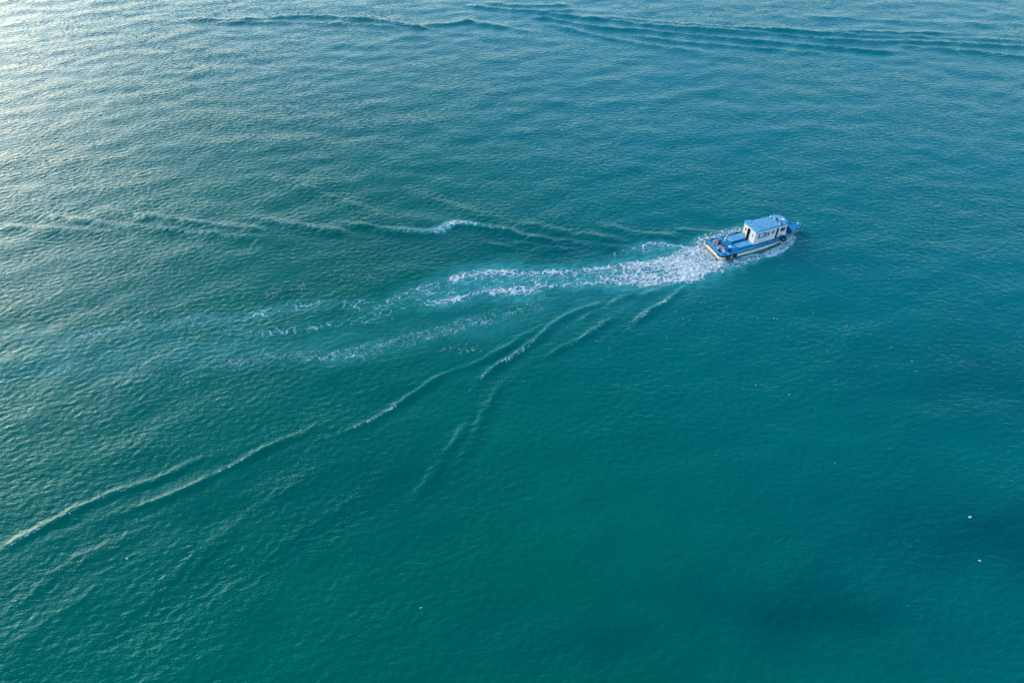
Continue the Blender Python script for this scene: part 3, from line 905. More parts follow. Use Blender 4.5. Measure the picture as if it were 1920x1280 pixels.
def wall(name, point, us, ws, openings, mat, parent, thick):
    """sheet in (u, w) with openings; point(u, w, depth) gives the place"""
    U = sorted(set(us + [o[0] for o in openings] + [o[1] for o in openings]))
    W = sorted(set(ws + [o[2] for o in openings] + [o[3] for o in openings]))

    def solid(i, j):
        if i < 0 or j < 0 or i >= len(U) - 1 or j >= len(W) - 1:
            return False
        u, w = (U[i] + U[i + 1]) / 2, (W[j] + W[j + 1]) / 2
        return not any(a < u < b2 and c < w < d for a, b2, c, d in openings)
    vs, fs, ix = [], [], {}

    def P(i, j, d):
        if (i, j, d) not in ix:
            ix[(i, j, d)] = len(vs)
            vs.append(tuple(point(U[i], W[j], d * thick)))
        return ix[(i, j, d)]
    for i in range(len(U) - 1):
        for j in range(len(W) - 1):
            if not solid(i, j):
                continue
            fs.append((P(i, j, 0), P(i + 1, j, 0), P(i + 1, j + 1, 0), P(i, j + 1, 0)))
            fs.append((P(i, j + 1, 1), P(i + 1, j + 1, 1), P(i + 1, j, 1), P(i, j, 1)))
            for (di, dj, a, b2) in ((-1, 0, (i, j), (i, j + 1)), (1, 0, (i + 1, j), (i + 1, j + 1)), (0, -1, (i, j), (i + 1, j)), (0, 1, (i, j + 1), (i + 1, j + 1))):
                if not solid(i + di, j + dj):
                    fs.append((P(*a, 0), P(*b2, 0), P(*b2, 1), P(*a, 1)))
    return link_mesh(name, vs, fs, mat, parent)


def rake(x, z):
    """fore end of the cabin leans aft towards the roof"""
    f = np.clip((x - 11.0) / 0.95, 0, 1)
    return x - 0.30 * f * (z - ZB) / (ZT - ZB)


def side_pt(sgn):
    def pt(u, w, d):
        return (rake(u, w), sgn * (cabin_y(u) - d), w)
    return pt


def frame_and_pane(parent, pt, o, fm, pm, fw=0.06, proud=0.025, depth=0.05):
    a, b2, c, d = o
    win = empty('window', (0, 0, 0), 0, parent)
    ring = [(a, c), (b2, c), (b2, d), (a, d)]
    inn = [(a + fw, c + fw), (b2 - fw, c + fw), (b2 - fw, d - fw), (a + fw, d - fw)]
    rows = [[pt(u, w, depth) for u, w in ring], [pt(u, w, -proud) for u, w in ring], [pt(u, w, -proud) for u, w in inn], [pt(u, w, depth) for u, w in inn]]
    vs = [p for r_ in rows for p in r_]
    fs = [(k * 4 + i, k * 4 + (i + 1) % 4, ((k + 1) % 4) * 4 + (i + 1) % 4, ((k + 1) % 4) * 4 + i) for k in range(4) for i in range(4)]
    fr = link_mesh('window', vs, fs, fm, parent)
    q = [pt(u, w, depth * 0.5) for u, w in inn] + [pt(u, w, depth * 0.5 + 0.012) for u, w in inn]
    link_mesh('pane', q, [(0, 1, 2, 3), (7, 6, 5, 4), (0, 1, 5, 4), (1, 2, 6, 5), (2, 3, 7, 6), (3, 0, 4, 7)], pm, fr)
    bpy.data.objects.remove(win)
    return fr


cabin = empty('cabin', (0, 0, 0), 0, boat)
bpy.data.objects.remove(cabin)
S_OPEN = [(6.52, 8.08, 1.86, 2.78), (8.25, 8.66, 1.90, 2.70), (9.05, 9.48, 2.05, 2.72), (9.88, 10.30, 0.98, 2.86), (10.62, 11.62, 1.98, 2.78)]
WZ = [0.88, ZT]
stb = wall('cabin_side', side_pt(-1), [CX0, 11.0, CX1], WZ, S_OPEN, M_white, boat, 0.07)
w1_ = frame_and_pane(stb, side_pt(-1), S_OPEN[0], M_frame_blue, M_curtain, 0.12)
pt = side_pt(-1)
link_mesh('curtain', [pt(u, w, 0.012) for u, w in ((6.95, 2.09), (7.55, 2.09), (7.55, 2.58), (6.95, 2.58))] + [pt(u, w, 0.022) for u, w in ((6.95, 2.09), (7.55, 2.09), (7.55, 2.58), (6.95, 2.58))], [(0, 1, 2, 3), (7, 6, 5, 4), (0, 1, 5, 4), (1, 2, 6, 5), (2, 3, 7, 6), (3, 0, 4, 7)], M_white, w1_)
w2_ = frame_and_pane(stb, side_pt(-1), S_OPEN[1], M_frame_grey, M_pink, 0.05)
MB().box(8.42, 8.60, -cabin_y(8.5) - 0.012, -cabin_y(8.5) + 0.012, 1.96, 2.22, 0.005).build('pane', M_dark, w2_)
w3_ = frame_and_pane(stb, side_pt(-1), S_OPEN[2], M_frame_grey, M_curtain, 0.05)
MB().box(9.10, 9.24, -cabin_y(9.2) - 0.014, -cabin_y(9.2) + 0.012, 2.10, 2.66, 0.005).build('pane', M_glass, w3_)
w4_ = frame_and_pane(stb, side_pt(-1), S_OPEN[4], M_frame_grey, M_glass, 0.07)
MB().box(11.08, 11.13, -cabin_y(11.1) - 0.03, -cabin_y(11.1) + 0.02, 2.04, 2.72, 0.01).build('mullion', M_frame_grey, w4_)
# open doorway with its jambs and a near-black leaf put in for the shade within
jamb = MB().box(9.80, 9.875, -cabin_y(9.8) - 0.03, -cabin_y(9.8) + 0.05, 0.95, 2.92, 0.01).box(10.305, 10.38, -cabin_y(10.3) - 0.03, -cabin_y(10.3) + 0.05, 0.95, 2.92, 0.01).build('door_frame', M_white, stb)
MB().box(9.90, 10.28, -cabin_y(10.0) + 0.16, -cabin_y(10.0) + 0.20, 0.98, 2.84, 0.01).build('doorway_shade', M_dark, stb)

prt = wall('cabin_side', side_pt(1), [CX0, 11.0, CX1], WZ, [(6.6, 8.0, 1.95, 2.7), (8.6, 9.4, 2.0, 2.7), (10.5, 11.6, 1.98, 2.78)], M_white, boat, 0.07)
for o in [(6.6, 8.0, 1.95, 2.7), (8.6, 9.4, 2.0, 2.7), (10.5, 11.6, 1.98, 2.78)]:
    frame_and_pane(prt, side_pt(1), o, M_frame_grey, M_glass, 0.07)


def aft_pt(u, w, d):
    return (CX0 + d, u, w)


AY = cabin_y(CX0)
DOOR = (-0.20, 0.42, 0.92, 2.86)
aft = wall('cabin_aft_wall', aft_pt, [-AY + 0.001, AY - 0.001], WZ, [DOOR], M_white, boat, 0.069)
MB().box(5.95, 6.06, 0.425, 0.52, 0.92, 2.95, 0.01).box(5.95, 6.06, -0.30, -0.205, 0.92, 2.95, 0.01).build('door_frame', M_white, aft)
MB().box(6.30, 6.34, -0.20, 0.42, 0.92, 2.84, 0.01).build('doorway_shade', M_dark, aft)  # near-black leaf stands in for the shade inside the aft doorway
MB().box(5.88, 6.28, -0.19, 0.41, 0.87, 0.99, 0.015).build('door_sill', M_wood, aft)
MB().box(5.955, 5.995, 0.78, 0.98, 2.06, 2.56, 0.01).build('name_board', M_wood, aft)
MB().box(5.955, 5.995, -0.98, -0.72, 2.05, 2.55, 0.01).build('notice_board', M_green, aft)
MB().box(5.80, 5.995, 0.55, 1.42, 0.93, 1.20, 0.02).build('locker', M_white, aft)
MB().box(5.82, 5.995, -1.38, -0.45, 0.93, 1.16, 0.02).build('locker', M_white, aft)
MB().torus(0.13, 0.04, 18, 8, Matrix.Translation((5.94, 0.95, 1.42)) @ Matrix.Rotation(R(90), 4, 'Y')).build('hose_coil', M_rope, aft, True)


def fore_pt(u, w, d):
    return (rake(CX1, w) - d, u * cabin_y(CX1), w)


fo = [(-0.92, -0.36, 2.0, 2.76), (-0.28, 0.28, 2.0, 2.76), (0.36, 0.92, 2.0, 2.76)]
fore = wall('cabin_fore_wall', fore_pt, [-0.999, 0.999], WZ, fo, M_white, boat, 0.068)
for o in fo:
    frame_and_pane(fore, fore_pt, o, M_frame_grey, M_glass, 0.05)
# near-black box in place of the shade inside the cabin
lin = MB().box(6.5, 11.2, -1.05, 1.05, 0.90, 2.95, 0.02).build('cabin_dark_core', M_dark, boat)

# roof: worn blue sheet with a rounded front, and the raised strip over the aft end
def roof_outline(g, x0, x1, ext=0.0):
    pts = []
    xc = x1 - 1.15
    for x in np.linspace(x0, xc, 8):
        pts.append((x, -(cabin_y(x) + g)))
    w = cabin_y(xc) + g
    for a in np.linspace(-80, 80, 15):
        pts.append((xc + (1.15 + ext) * math.cos(R(a)) ** 0.8, w * math.sin(R(a))))
    for x in np.linspace(xc, x0, 8):
        pts.append((x, cabin_y(x) + g))
    return pts


def roof_sheet(poly, z0, z1, camber, mat, name, parent):
    n_ = len(poly)

    def zc(y, z):
        return z + camber * (1 - (y / 1.5) ** 2)
    vs = [(x, y, z0) for x, y in poly] + [(x, y, zc(y, z1)) for x, y in poly]
    fs = [tuple(reversed(range(n_)))] + [(i, (i + 1) % n_, n_ + (i + 1) % n_, n_ + i) for i in range(n_)]
    h = n_ // 2
    mid = []
    for i in range(h):
        a, b2 = poly[i], poly[n_ - 1 - i]
        mid.append(len(vs))
        vs.append(((a[0] + b2[0]) / 2, 0, zc(0, z1)))
    for i in range(h - 1):
        fs.append((n_ + i, n_ + i + 1, mid[i + 1], mid[i]))
        fs.append((mid[i], mid[i + 1], 2 * n_ - 2 - i, 2 * n_ - 1 - i))
    if n_ % 2:
        fs.append((n_ + h - 1, n_ + h, mid[h - 1]))
        fs.append((mid[h - 1], n_ + h, n_ + h + 1))
    else:
        fs.append((n_ + h - 1, n_ + h, mid[h - 1]))
    return link_mesh(name, vs, fs, mat, parent)


roof = roof_sheet(roof_outline(0.06, 5.93, 12.25), ZT + 0.004, ZT + 0.10, 0.03, M_roof_dark, 'roof', boat)
ro = roof_outline(-0.10, 6.95, 12.12)
roof_sheet(ro, ZT + 0.09, ZT + 0.125, 0.03, M_roof, 'roof_panel', roof)
roof_sheet([(5.90, -1.52), (6.84, -1.50), (6.84, 1.50), (5.90, 1.52)], ZT + 0.105, ZT + 0.27, 0.03, M_hatch, 'aft_canopy', roof)
MB().tube([(x, y, ZT + 0.05) for x, y in roof_outline(0.065, 5.92, 12.26)], 0.035, 6).build('roof_trim', M_blue_edge, roof, True)
ZR = ZT + 0.15
# mast board with its two lamps, domes, antenna
MB().add([(10.30, -0.30, ZR), (10.42, -0.30, ZR), (10.42, 0.55, ZR), (10.30, 0.55, ZR), (10.33, 0.50, ZR + 0.85), (10.39, 0.50, ZR + 0.85), (10.39, 0.62, ZR + 0.85), (10.33, 0.62, ZR + 0.85)],
         [(3, 2, 1, 0), (4, 5, 6, 7), (0, 1, 5, 4), (1, 2, 6, 5), (2, 3, 7, 6), (3, 0, 4, 7)]).build('mast', M_roof, roof)
MB().tube([(10.36, 0.56, ZR + 0.8), (10.36, 0.56, ZR + 1.15)], 0.02, 6).box(10.20, 10.38, 0.54, 0.58, ZR + 0.95, ZR + 1.16, 0.005).build('flag_staff', M_weed, roof)
MB().box(10.45, 10.80, -0.05, 0.45, ZR - 0.02, ZR + 0.25, 0.03).build('mast_shade_box', M_drum, roof)  # dark blue box standing in for the mast's shade on the roof


def lamp(x, y, z, r_):
    MB().lathe([(0.0, 0), (0.5 * r_, 0), (0.5 * r_, r_ * 0.8), (r_, r_ * 0.9), (r_ * 1.05, r_ * 1.6), (0.7 * r_, r_ * 2.2), (0.0, r_ * 2.35)], 14, Matrix.Translation((x, y, z))).build('lamp', M_plastic, roof, True)


lamp(10.27, 0.95, ZR - 0.02, 0.13)
lamp(10.26, -1.20, ZR - 0.04, 0.13)
lamp(11.12, -0.20, ZR - 0.02, 0.12)
MB().lathe([(0.0, 0), (0.16, 0), (0.22, 0.08), (0.24, 0.2), (0.19, 0.32), (0.1, 0.38), (0.0, 0.40)], 18, Matrix.Translation((11.47, -0.42, ZR - 0.03))).build('radar_dome', M_plastic, roof, True)
MB().box(10.42, 10.72, -1.22, -0.95, ZR - 0.05, ZR + 0.16, 0.02).build('navy_box', M_navy, roof)  # plain dark blue block on the near side of the roof
MB().tube([(6.35, 0.42, ZR + 0.05), (6.35, 0.42, ZR + 1.05)], 0.018, 6).lathe([(0, 0.98), (0.07, 0.98), (0.08, 1.1), (0, 1.16)], 8, Matrix.Translation((6.35, 0.42, ZR))).build('antenna', M_navy, roof)
MB().box(12.0, 12.35, -0.9, 0.9, ZT - 0.08, ZT - 0.01, 0.03).build('visor', M_blue_edge, roof)

# bow fittings
MB().lathe([(0, 0), (0.10, 0), (0.10, 0.30), (0.15, 0.32), (0.15, 0.38), (0, 0.40)], 12, Matrix.Translation((15.2, 0.05, zdeck(15.2) - 0.01))).build('mooring_post', M_plastic, deck, True)
for x, y in ((8.15, -1.93), (8.15, 1.93), (14.3, 0.86), (14.3, -0.84), (1.3, 1.98)):
    MB().lathe([(0, 0), (0.05, 0), (0.05, 0.14), (0, 0.15)], 8, Matrix.Translation((x - 0.08, y, zdeck(x) + 0.05))).lathe([(0, 0), (0.05, 0), (0.05, 0.14), (0, 0.15)], 8, Matrix.Translation((x + 0.08, y, zdeck(x) + 0.05))).tube([(x - 0.2, y, zdeck(x) + 0.18), (x + 0.2, y, zdeck(x) + 0.18)], 0.03, 6).build('cleat', M_black, deck)

# ------------------------------------------------------------------ things carried on or hung from the boat
def tyre(lx_, ly_, z, rot, label, R_=0.27, r_=0.12):
    o = empty('tyre', on_boat(lx_, ly_, z), 0)
    o.rotation_euler = (Matrix.Rotation(BA, 3, 'Z') @ rot.to_3x3()).to_euler()
    prof = [(R_ - 0.62 * r_, -0.55 * r_), (R_ - 0.5 * r_, -0.8 * r_), (R_ + 0.4 * r_, -0.9 * r_), (R_ + 0.95 * r_, -0.6 * r_), (R_ + r_, 0), (R_ + 0.95 * r_, 0.6 * r_), (R_ + 0.4 * r_, 0.9 * r_), (R_ - 0.5 * r_, 0.8 * r_), (R_ - 0.62 * r_, 0.55 * r_)]
    MB().lathe(prof, 24).build('tyre_body', M_black, o, True)
    tr = MB()
    for k in range(24):
        a = 2 * math.pi * k / 24
        tr.add([Matrix.Rotation(a, 4, 'Z') @ Vector(p) for p in ((R_ + 0.97 * r_, -0.02, -0.6 * r_), (R_ + 0.97 * r_, 0.02, -0.6 * r_), (R_ + 0.97 * r_, 0.02, 0.6 * r_), (R_ + 0.97 * r_, -0.02, 0.6 * r_), (R_ + 1.1 * r_, -0.015, -0.55 * r_), (R_ + 1.1 * r_, 0.015, -0.55 * r_), (R_ + 1.1 * r_, 0.015, 0.55 * r_), (R_ + 1.1 * r_, -0.015, 0.55 * r_))],
               [(4, 5, 6, 7), (0, 1, 5, 4), (1, 2, 6, 5), (2, 3, 7, 6), (3, 0, 4, 7)])
    tr.build('tread', M_black, o)
    return tag(o, label, 'tyre', 'old tyres used as fenders')


side = Matrix.Rotation(R(90), 4, 'X')
t1 = tyre(1.18, -2.31, 0.56, side, 'black tyre with open centre hanging nearest the stern corner')
t2 = tyre(2.30, -2.33, 0.66, side, 'second black tyre hanging forward along the near hull side', 0.23, 0.12)
tyre(11.0, -1.98, 1.13, Matrix.Rotation(R(35), 4, 'X'), 'large black tyre lying over the gunwale beside the cabin front', 0.34, 0.16)
tyre(13.15, -0.05, 1.29, Matrix.Rotation(R(4), 4, 'Y'), 'black tyre lying on foredeck against the cabin front', 0.29, 0.12)
tyre(12.95, -0.92, 1.20, Matrix.Rotation(R(3), 4, 'X'), 'black tyre lying on foredeck close to the near gunwale', 0.29, 0.12)
tyre(5.35, 1.72, 1.10, Matrix.Rotation(R(12), 4, 'X'), 'black tyre lying by the hand rail beside the cabin', 0.20, 0.10)

for (a, b2) in (((1.18, -2.05, 0.98), (1.18, -2.32, 0.80)), ((2.30, -2.05, 0.98), (2.30, -2.33, 0.87))):
    MB().tube([a, (a[0], -2.24, 1.02), b2], 0.02, 6).build('tyre_rope', M_rope, deck, True)


def life_ring(lx_, ly_, z, rot, label, R_, r_):
    o = empty('life_ring', on_boat(lx_, ly_, z), 0)
    o.rotation_euler = (Matrix.Rotation(BA, 3, 'Z') @ rot.to_3x3()).to_euler()
    MB().torus(R_, r_, 30, 10).build('ring_body', M_orange, o, True)
    for k in range(4):
        a = math.pi / 4 + k * math.pi / 2
        MB().torus(r_ * 1.06, 0.02, 14, 6, Matrix.Rotation(a, 4, 'Z') @ Matrix.Translation((R_, 0, 0)) @ Matrix.Rotation(R(90), 4, 'X'), ).build('strap', M_plastic, o, True)
    return tag(o, label, 'life ring', 'orange life rings on the aft deck')


def lean(rz, tilt):
    return Matrix.Rotation(R(rz), 4, 'Z') @ Matrix.Rotation(R(tilt), 4, 'Y')


life_ring(0.86, 0.80, 1.32, lean(35, -58), 'larger orange life ring leaning upright by the far stern corner', 0.30, 0.12)
life_ring(0.92, -0.48, 1.20, lean(25, -50), 'smaller orange life ring with dark open centre in white crate', 0.22, 0.085)

o = MB().torus(0.22, 0.06, 22, 8, Matrix.Translation((0, 0, 0.05))).torus(0.20, 0.055, 22, 8, Matrix.Translation((0.02, 0.01, 0.14))).torus(0.16, 0.05, 22, 8, Matrix.Translation((-0.02, 0.02, 0.22))).build('rope_coil', M_rope, None, True)
o.location = on_boat(0.92, 0.22, 0.90)
tag(o, 'tan rope coil lying between the two orange life rings', 'rope')
o = MB().torus(0.20, 0.06, 20, 8, Matrix.Translation((0, 0, 0.05))).torus(0.16, 0.06, 20, 8, Matrix.Translation((0, 0, 0.15))).torus(0.08, 0.06, 16, 8, Matrix.Translation((0, 0, 0.24))).build('rope_coil', M_rope, None, True)
o.location = on_boat(1.02, 0.93, 0.90)
tag(o, 'tan rope coil showing through the larger orange life ring', 'rope')

cr_ = empty('crate', on_boat(1.0, -0.45, 0.90), BA + R(20))
MB().box(-0.36, 0.36, -0.42, 0.42, 0.0, 0.03, 0.01).build('base', M_plastic, cr_)
for a in ((-0.36, -0.32, -0.42, 0.42), (0.32, 0.36, -0.42, 0.42), (-0.318, 0.318, -0.42, -0.38), (-0.318, 0.318, 0.38, 0.42)):
    MB().box(*a, 0.031, 0.26, 0.01).build('side_panel', M_plastic, cr_)
tag(cr_, 'open white plastic crate on the aft deck holding an orange ring', 'crate')


def drum(lx_, ly_, label, r_, h, mat, lidmat):
    o = empty('drum', on_boat(lx_, ly_, zdeck(lx_) + 0.005), BA)
    MB().lathe([(0, 0), (r_ * 0.95, 0), (r_, 0.03), (r_, h * 0.32), (r_ * 1.04, h * 0.34), (r_, h * 0.37), (r_, h * 0.64), (r_ * 1.04, h * 0.66), (r_, h * 0.69), (r_, h - 0.04), (r_ * 0.95, h), (0, h)], 22).build('drum_body', mat, o, True)
    ld = MB().lathe([(0, h + 0.003), (r_ * 0.86, h + 0.003), (r_ * 0.86, h + 0.035), (r_ * 0.8, h + 0.04), (0, h + 0.04)], 22).build('lid', lidmat, o, True)
    MB().lathe([(0, 0), (0.04, 0), (0.04, 0.04), (0, 0.045)], 10, Matrix.Translation((r_ * 0.5, 0, h + 0.041))).build('bung', M_plastic, ld, True)
    return tag(o, label, 'drum', 'blue plastic drums on the aft deck')


drum(1.55, 0.92, 'blue plastic drum with blue lid behind the larger life ring', 0.34, 0.72, M_drum, M_blue_edge)
drum(1.98, -1.22, 'blue plastic drum with white lid near the near gunwale', 0.33, 0.66, M_drum, M_plastic)

bk = empty('bucket', on_boat(0.42, -0.95, 1.005), BA)
MB().lathe([(0, 0), (0.15, 0), (0.20, 0.34), (0.22, 0.36), (0.19, 0.36), (0.14, 0.03), (0, 0.03)], 18).build('bucket_body', M_navy, bk, True)
MB().tube([(0.2 * math.cos(a), 0.03, 0.34 + 0.2 * math.sin(a)) for a in np.linspace(0, math.pi, 9)], 0.01, 6).build('handle', M_steel, bk, True)
tag(bk, 'small dark blue bucket standing on the stern bench', 'bucket')

jc = empty('jerrycan', on_boat(0.86, -1.38, 0.90), BA + R(-20))
MB().box(-0.12, 0.12, -0.18, 0.18, 0, 0.46, 0.04).build('can_body', M_plastic, jc)
MB().tube([(0, -0.12, 0.45), (0, -0.12, 0.53), (0, 0.06, 0.53), (0, 0.06, 0.45)], 0.02, 8).build('handle', M_plastic, jc, True)
MB().lathe([(0, 0.46), (0.04, 0.46), (0.04, 0.51), (0, 0.52)], 10, Matrix.Translation((0, 0.13, 0))).build('cap', M_green, jc, True)
tag(jc, 'white jerrycan standing in the near stern corner', 'jerrycan')

pole = MB().tube([(0, 0, 0), (0, -0.62, 0.07), (0, -1.15, 0.13)], 0.045, 8).build('fender_pole', M_plastic, None, True)
pole.location = on_boat(1.22, -1.02, 0.95)
pole.rotation_euler = (0, 0, BA)
tag(pole, 'white pole laid across the near gunwale above the tyre', 'pole')

# ------------------------------------------------------------------ the person, stooping over the deck
def skin_mesh(joints, edges, name):
    me = bpy.data.meshes.new(name)
    me.from_pydata([j[:3] for j in joints], edges, [])
    o = bpy.data.objects.new(name, me)
    col.objects.link(o)
    sk = o.modifiers.new('skin', 'SKIN')
    sk.use_smooth_shade = True
    for i, j in enumerate(joints):
        r_ = j[3]
        me.skin_vertices[0].data[i].radius = (r_, j[4] if len(j) > 4 else r_)
        me.skin_vertices[0].data[i].use_root = (i == 0)
    sb = o.modifiers.new('sub', 'SUBSURF')
    sb.levels = sb.render_levels = 1
    dg = bpy.context.evaluated_depsgraph_get()
    dg.update()
    res = bpy.data.meshes.new_from_object(o.evaluated_get(dg))
    v = [tuple(q.co) for q in res.vertices]
    f = [tuple(p.vertices) for p in res.polygons]
    bpy.data.objects.remove(o)
    return v, f


# x forward (towards the bow), z up; feet apart, back bent a little forward
J = [(0, 0, 0.90, 0.13, 0.16), (0.04, 0, 1.08, 0.12, 0.16), (0.12, 0, 1.26, 0.13, 0.18), (0.19, 0, 1.38, 0.10, 0.15), (0.24, 0, 1.46, 0.055),
     (0.28, 0, 1.53, 0.075), (0.30, 0, 1.61, 0.095), (0.31, 0, 1.69, 0.07),
     (0.0, 0.10, 0.80, 0.095), (0.08, 0.13, 0.48, 0.065), (-0.02, 0.14, 0.10, 0.045), (0.10, 0.15, 0.04, 0.04),
     (0.0, -0.10, 0.80, 0.095), (0.06, -0.13, 0.48, 0.065), (-0.06, -0.14, 0.10, 0.045), (0.06, -0.16, 0.04, 0.04),
     (0.18, 0.20, 1.36, 0.065), (0.22, 0.27, 1.12, 0.05), (0.36, 0.22, 0.94, 0.036), (0.41, 0.20, 0.89, 0.034),
     (0.18, -0.20, 1.36, 0.065), (0.20, -0.27, 1.12, 0.05), (0.34, -0.20, 0.95, 0.036), (0.39, -0.18, 0.90, 0.034)]
E_ = [(0, 1), (1, 2), (2, 3), (3, 4), (4, 5), (5, 6), (6, 7), (0, 8), (8, 9), (9, 10), (10, 11), (0, 12), (12, 13), (13, 14), (14, 15),
      (3, 16), (16, 17), (17, 18), (18, 19), (3, 20), (20, 21), (21, 22), (22, 23)]
V_, F_ = skin_mesh(J, E_, 'body')
body = MB().add(V_, F_)
for sgn, base in ((1, Vector((0.41, 0.20, 0.89))), (-1, Vector((0.39, -0.18, 0.90)))):
    for k, ln in enumerate((0.075, 0.085, 0.08, 0.062)):
        p = base + Vector((0.015, (k - 1.5) * 0.018, -0.015))
        body.tube([p, p + Vector((0.55 * ln, 0, -0.4 * ln)), p + Vector((0.75 * ln, 0, -0.95 * ln))], [0.009, 0.009, 0.007], 6)
    p = base + Vector((-0.01, -sgn * 0.03, 0))
    body.tube([p, p + Vector((0.02, -sgn * 0.03, -0.015)), p + Vector((0.045, -sgn * 0.035, -0.035))], [0.011, 0.010, 0.008], 6)
# nose and ears
body.add([(0.385, 0.0, 1.64), (0.385, 0.018, 1.59), (0.385, -0.018, 1.59), (0.42, 0.0, 1.595)], [(0, 1, 3), (1, 2, 3), (2, 0, 3), (0, 2, 1)])
for sgn in (1, -1):
    body.lathe([(0, -0.012), (0.03, -0.008), (0.032, 0.006), (0, 0.012)], 8, Matrix.Translation((0.295, sgn * 0.098, 1.605)) @ Matrix.Rotation(R(90), 4, 'X'))
per = body.build('person', [M_skin, M_shirt, M_trouser, M_shoe], None, True)
for p in per.data.polygons:
    c = p.center
    arm = abs(c.y) > 0.17 and c.z > 0.85 and c.z < 1.2
    if c.z < 0.10:
        p.material_index = 3
    elif c.z < 0.96 and abs(c.y) < 0.26 and c.x < 0.2:
        p.material_index = 2
    elif c.z < 1.455 and not (arm and c.z < 1.08):
        p.material_index = 1
for sgn in (1, -1):
    MB().lathe([(0, -0.012), (0.012, 0), (0, 0.012)], 8, Matrix.Translation((0.385, sgn * 0.035, 1.625))).build('eye', M_shoe, per, True)
MB().tube([(0.388, -0.03, 1.565), (0.396, 0, 1.56), (0.388, 0.03, 1.565)], 0.008, 6).build('mouth', M_pink, per, True)
MB().lathe([(0.108, -0.01), (0.112, 0.03), (0.10, 0.08), (0.06, 0.115), (0.0, 0.125)], 16, Matrix.Translation((0.297, 0, 1.645))).box(0.36, 0.47, -0.07, 0.07, 1.645, 1.66, 0.005).build('cap', M_plastic, per, True)
per.location = on_boat(1.86, 0.08, zdeck(1.9) + 0.015)
per.rotation_euler = (0, 0, BA + R(15))
tag(per, 'person in pale shirt and white cap stooping on the aft deck', 'person')

# ------------------------------------------------------------------ floating scum and litter
SCUM = [
    [(4.6, 74.5, 1.6), (-1.4, 71.8, 1.8), (-6.6, 69.6, 1.6), (-10.5, 67.9, 1.4), (-17.1, 65.6, 1.6), (-22.6, 63.6, 1.4), (-25.6, 63.8, 1.2), (-33.6, 63.2, 1.0), (-41.5, 61.1, 0.7)] ,
    [(-19.5, 79.5, 0.7), (-23.1, 80.4, 1.0), (-26.7, 79.5, 1.0), (-30.2, 77.4, 0.9), (-35.6, 75.1, 0.7)] ,
    [(-4.1, 65.0, 0.5), (-6.9, 65.1, 0.6), (-11.0, 65.6, 0.5)] ,
]
DEBRIS = [(18.1, 75.1), (25.1, 73.8), (26.1, 74.1), (26.6, 74.0), (27.1, 73.4), (27.8, 74.9), (29.5, 73.4), (22.3, 72.4), (23.1, 71.0), (24.0, 70.8), (28.6, 71.9), (30.3, 71.1), (34.4, 71.3), (35.4, 71.1), (35.8, 70.9), (33.2, 71.0), (36.9, 75.1), (38.1, 75.1), (41.0, 72.2), (44.7, 69.6), (45.8, 68.2), (36.3, 67.6), (11.0, 66.6), (12.5, 65.2), (11.3, 63.3), (13.0, 58.5), (29.9, 58.8), (31.1, 58.6), (32.5, 58.6), (33.6, 57.3), (28.2, 68.0), (40.5, 64.6), (49.1, 65.6), (50.7, 62.9), (50.5, 61.2), (47.2, 82.3), (20.3, 67.1), (2.8, 68.6), (5.3, 70.5), (6.8, 69.7), (7.3, 69.4), (5.8, 65.9), (-6.7, 73.0), (3.9, 73.1), (35.8, 47.2)]
BIG = [(47.6, 40.3), (46.3, 35.4), (-38.2, 35.6), (-8.6, 30.6)]
rs = np.random.default_rng(77)
sc_v, sc_f = [], []
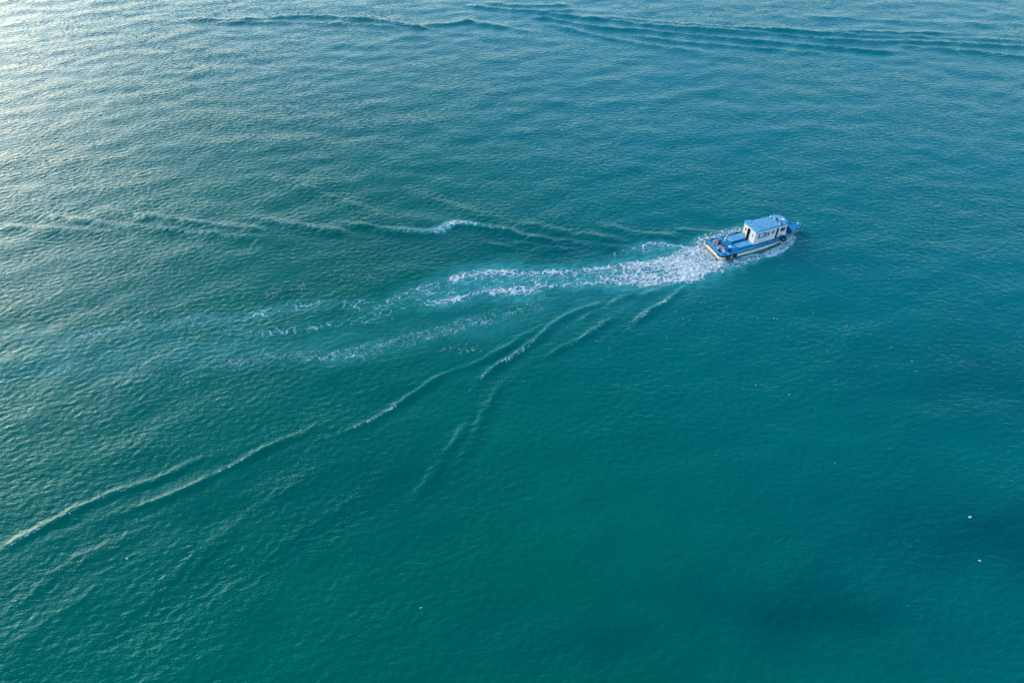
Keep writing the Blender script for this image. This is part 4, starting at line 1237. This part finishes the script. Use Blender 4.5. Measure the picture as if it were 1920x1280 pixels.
for line in SCUM:
    for a, b2 in zip(line[:-1], line[1:]):
        L = math.hypot(b2[0] - a[0], b2[1] - a[1])
        for _ in range(int(L * 26)):
            f = rs.random()
            hw = a[2] * (1 - f) + b2[2] * f
            x = a[0] + (b2[0] - a[0]) * f + rs.normal() * 0.7
            y = a[1] + (b2[1] - a[1]) * f + rs.normal() * hw * 0.55
            dens = perlin(np.array([x / 2.2]), np.array([y / 1.6]), 61)[0] + 0.6 * perlin(np.array([x / 0.7]), np.array([y / 0.6]), 62)[0]
            if dens < rs.uniform(-0.25, 0.4):
                continue
            r_ = rs.uniform(0.02, 0.065)
            st = rs.uniform(1.0, 2.4)
            th = rs.uniform(0, math.pi)
            px, py, pz = surface(np.array([x]), np.array([y]))
            o0 = len(sc_v)
            for k in range(6):
                a_ = k * math.pi / 3
                q = r_ * rs.uniform(0.6, 1.2)
                ex_, ey_ = st * q * math.cos(a_), q * math.sin(a_)
                sc_v.append((px[0] + ex_ * math.cos(th) - ey_ * math.sin(th), py[0] + ex_ * math.sin(th) + ey_ * math.cos(th), pz[0] + 0.012))
            sc_v.append((px[0], py[0], pz[0] + 0.035))
            for k in range(6):
                sc_f.append((o0 + k, o0 + (k + 1) % 6, o0 + 6))
scum = link_mesh('floating_scum', sc_v, sc_f, M_scum)
tag(scum, 'speckled band of pale foam flecks and scum below the wake', 'scum', kind='stuff')

lit = []
for k in range(5):
    rk = random.Random(100 + k)
    n_ = rk.choice((6, 7, 8))
    top = [(rk.uniform(0.7, 1.25) * math.cos(2 * math.pi * i / n_), rk.uniform(0.45, 0.95) * math.sin(2 * math.pi * i / n_)) for i in range(n_)]
    vs = [(x, y, -0.25) for x, y in top] + [(0.9 * x, 0.9 * y, 0.28 + rk.uniform(-0.1, 0.15)) for x, y in top] + [(0, 0, 0.45)]
    fs = [tuple(reversed(range(n_)))] + [(i, (i + 1) % n_, n_ + (i + 1) % n_, n_ + i) for i in range(n_)] + [(n_ + i, n_ + (i + 1) % n_, 2 * n_) for i in range(n_)]
    me = bpy.data.meshes.new('litter')
    me.from_pydata(vs, [], fs)
    me.materials.append(M_litter if k < 4 else M_litter2)
    lit.append(me)


def float_litter(x, y, size, me, label, group=None):
    px, py, pz = surface(np.array([x]), np.array([y]))
    o = bpy.data.objects.new('floating_litter', me)
    o.location = (px[0], py[0], pz[0] + 0.01)
    o.scale = (size, size, size)
    o.rotation_euler = (0, 0, rs.uniform(0, 6.28))
    col.objects.link(o)
    return tag(o, label, 'litter', group)


for i, (x, y) in enumerate(DEBRIS):
    float_litter(x, y, rs.uniform(0.045, 0.09), lit[int(rs.integers(0, 5))], 'tiny scrap of floating litter, one of many scattered below the boat and wake', 'scraps of litter drifting below the boat and wake')
for (x, y), s, lab in zip(BIG, (0.19, 0.13, 0.14, 0.1), ('white scrap floating alone near the right edge, the larger of two', 'smaller white scrap below the larger one near the right edge', 'white scrap floating alone in the lower left water', 'small white scrap floating alone near the bottom centre')):
    float_litter(x, y, s, lit[1], lab)
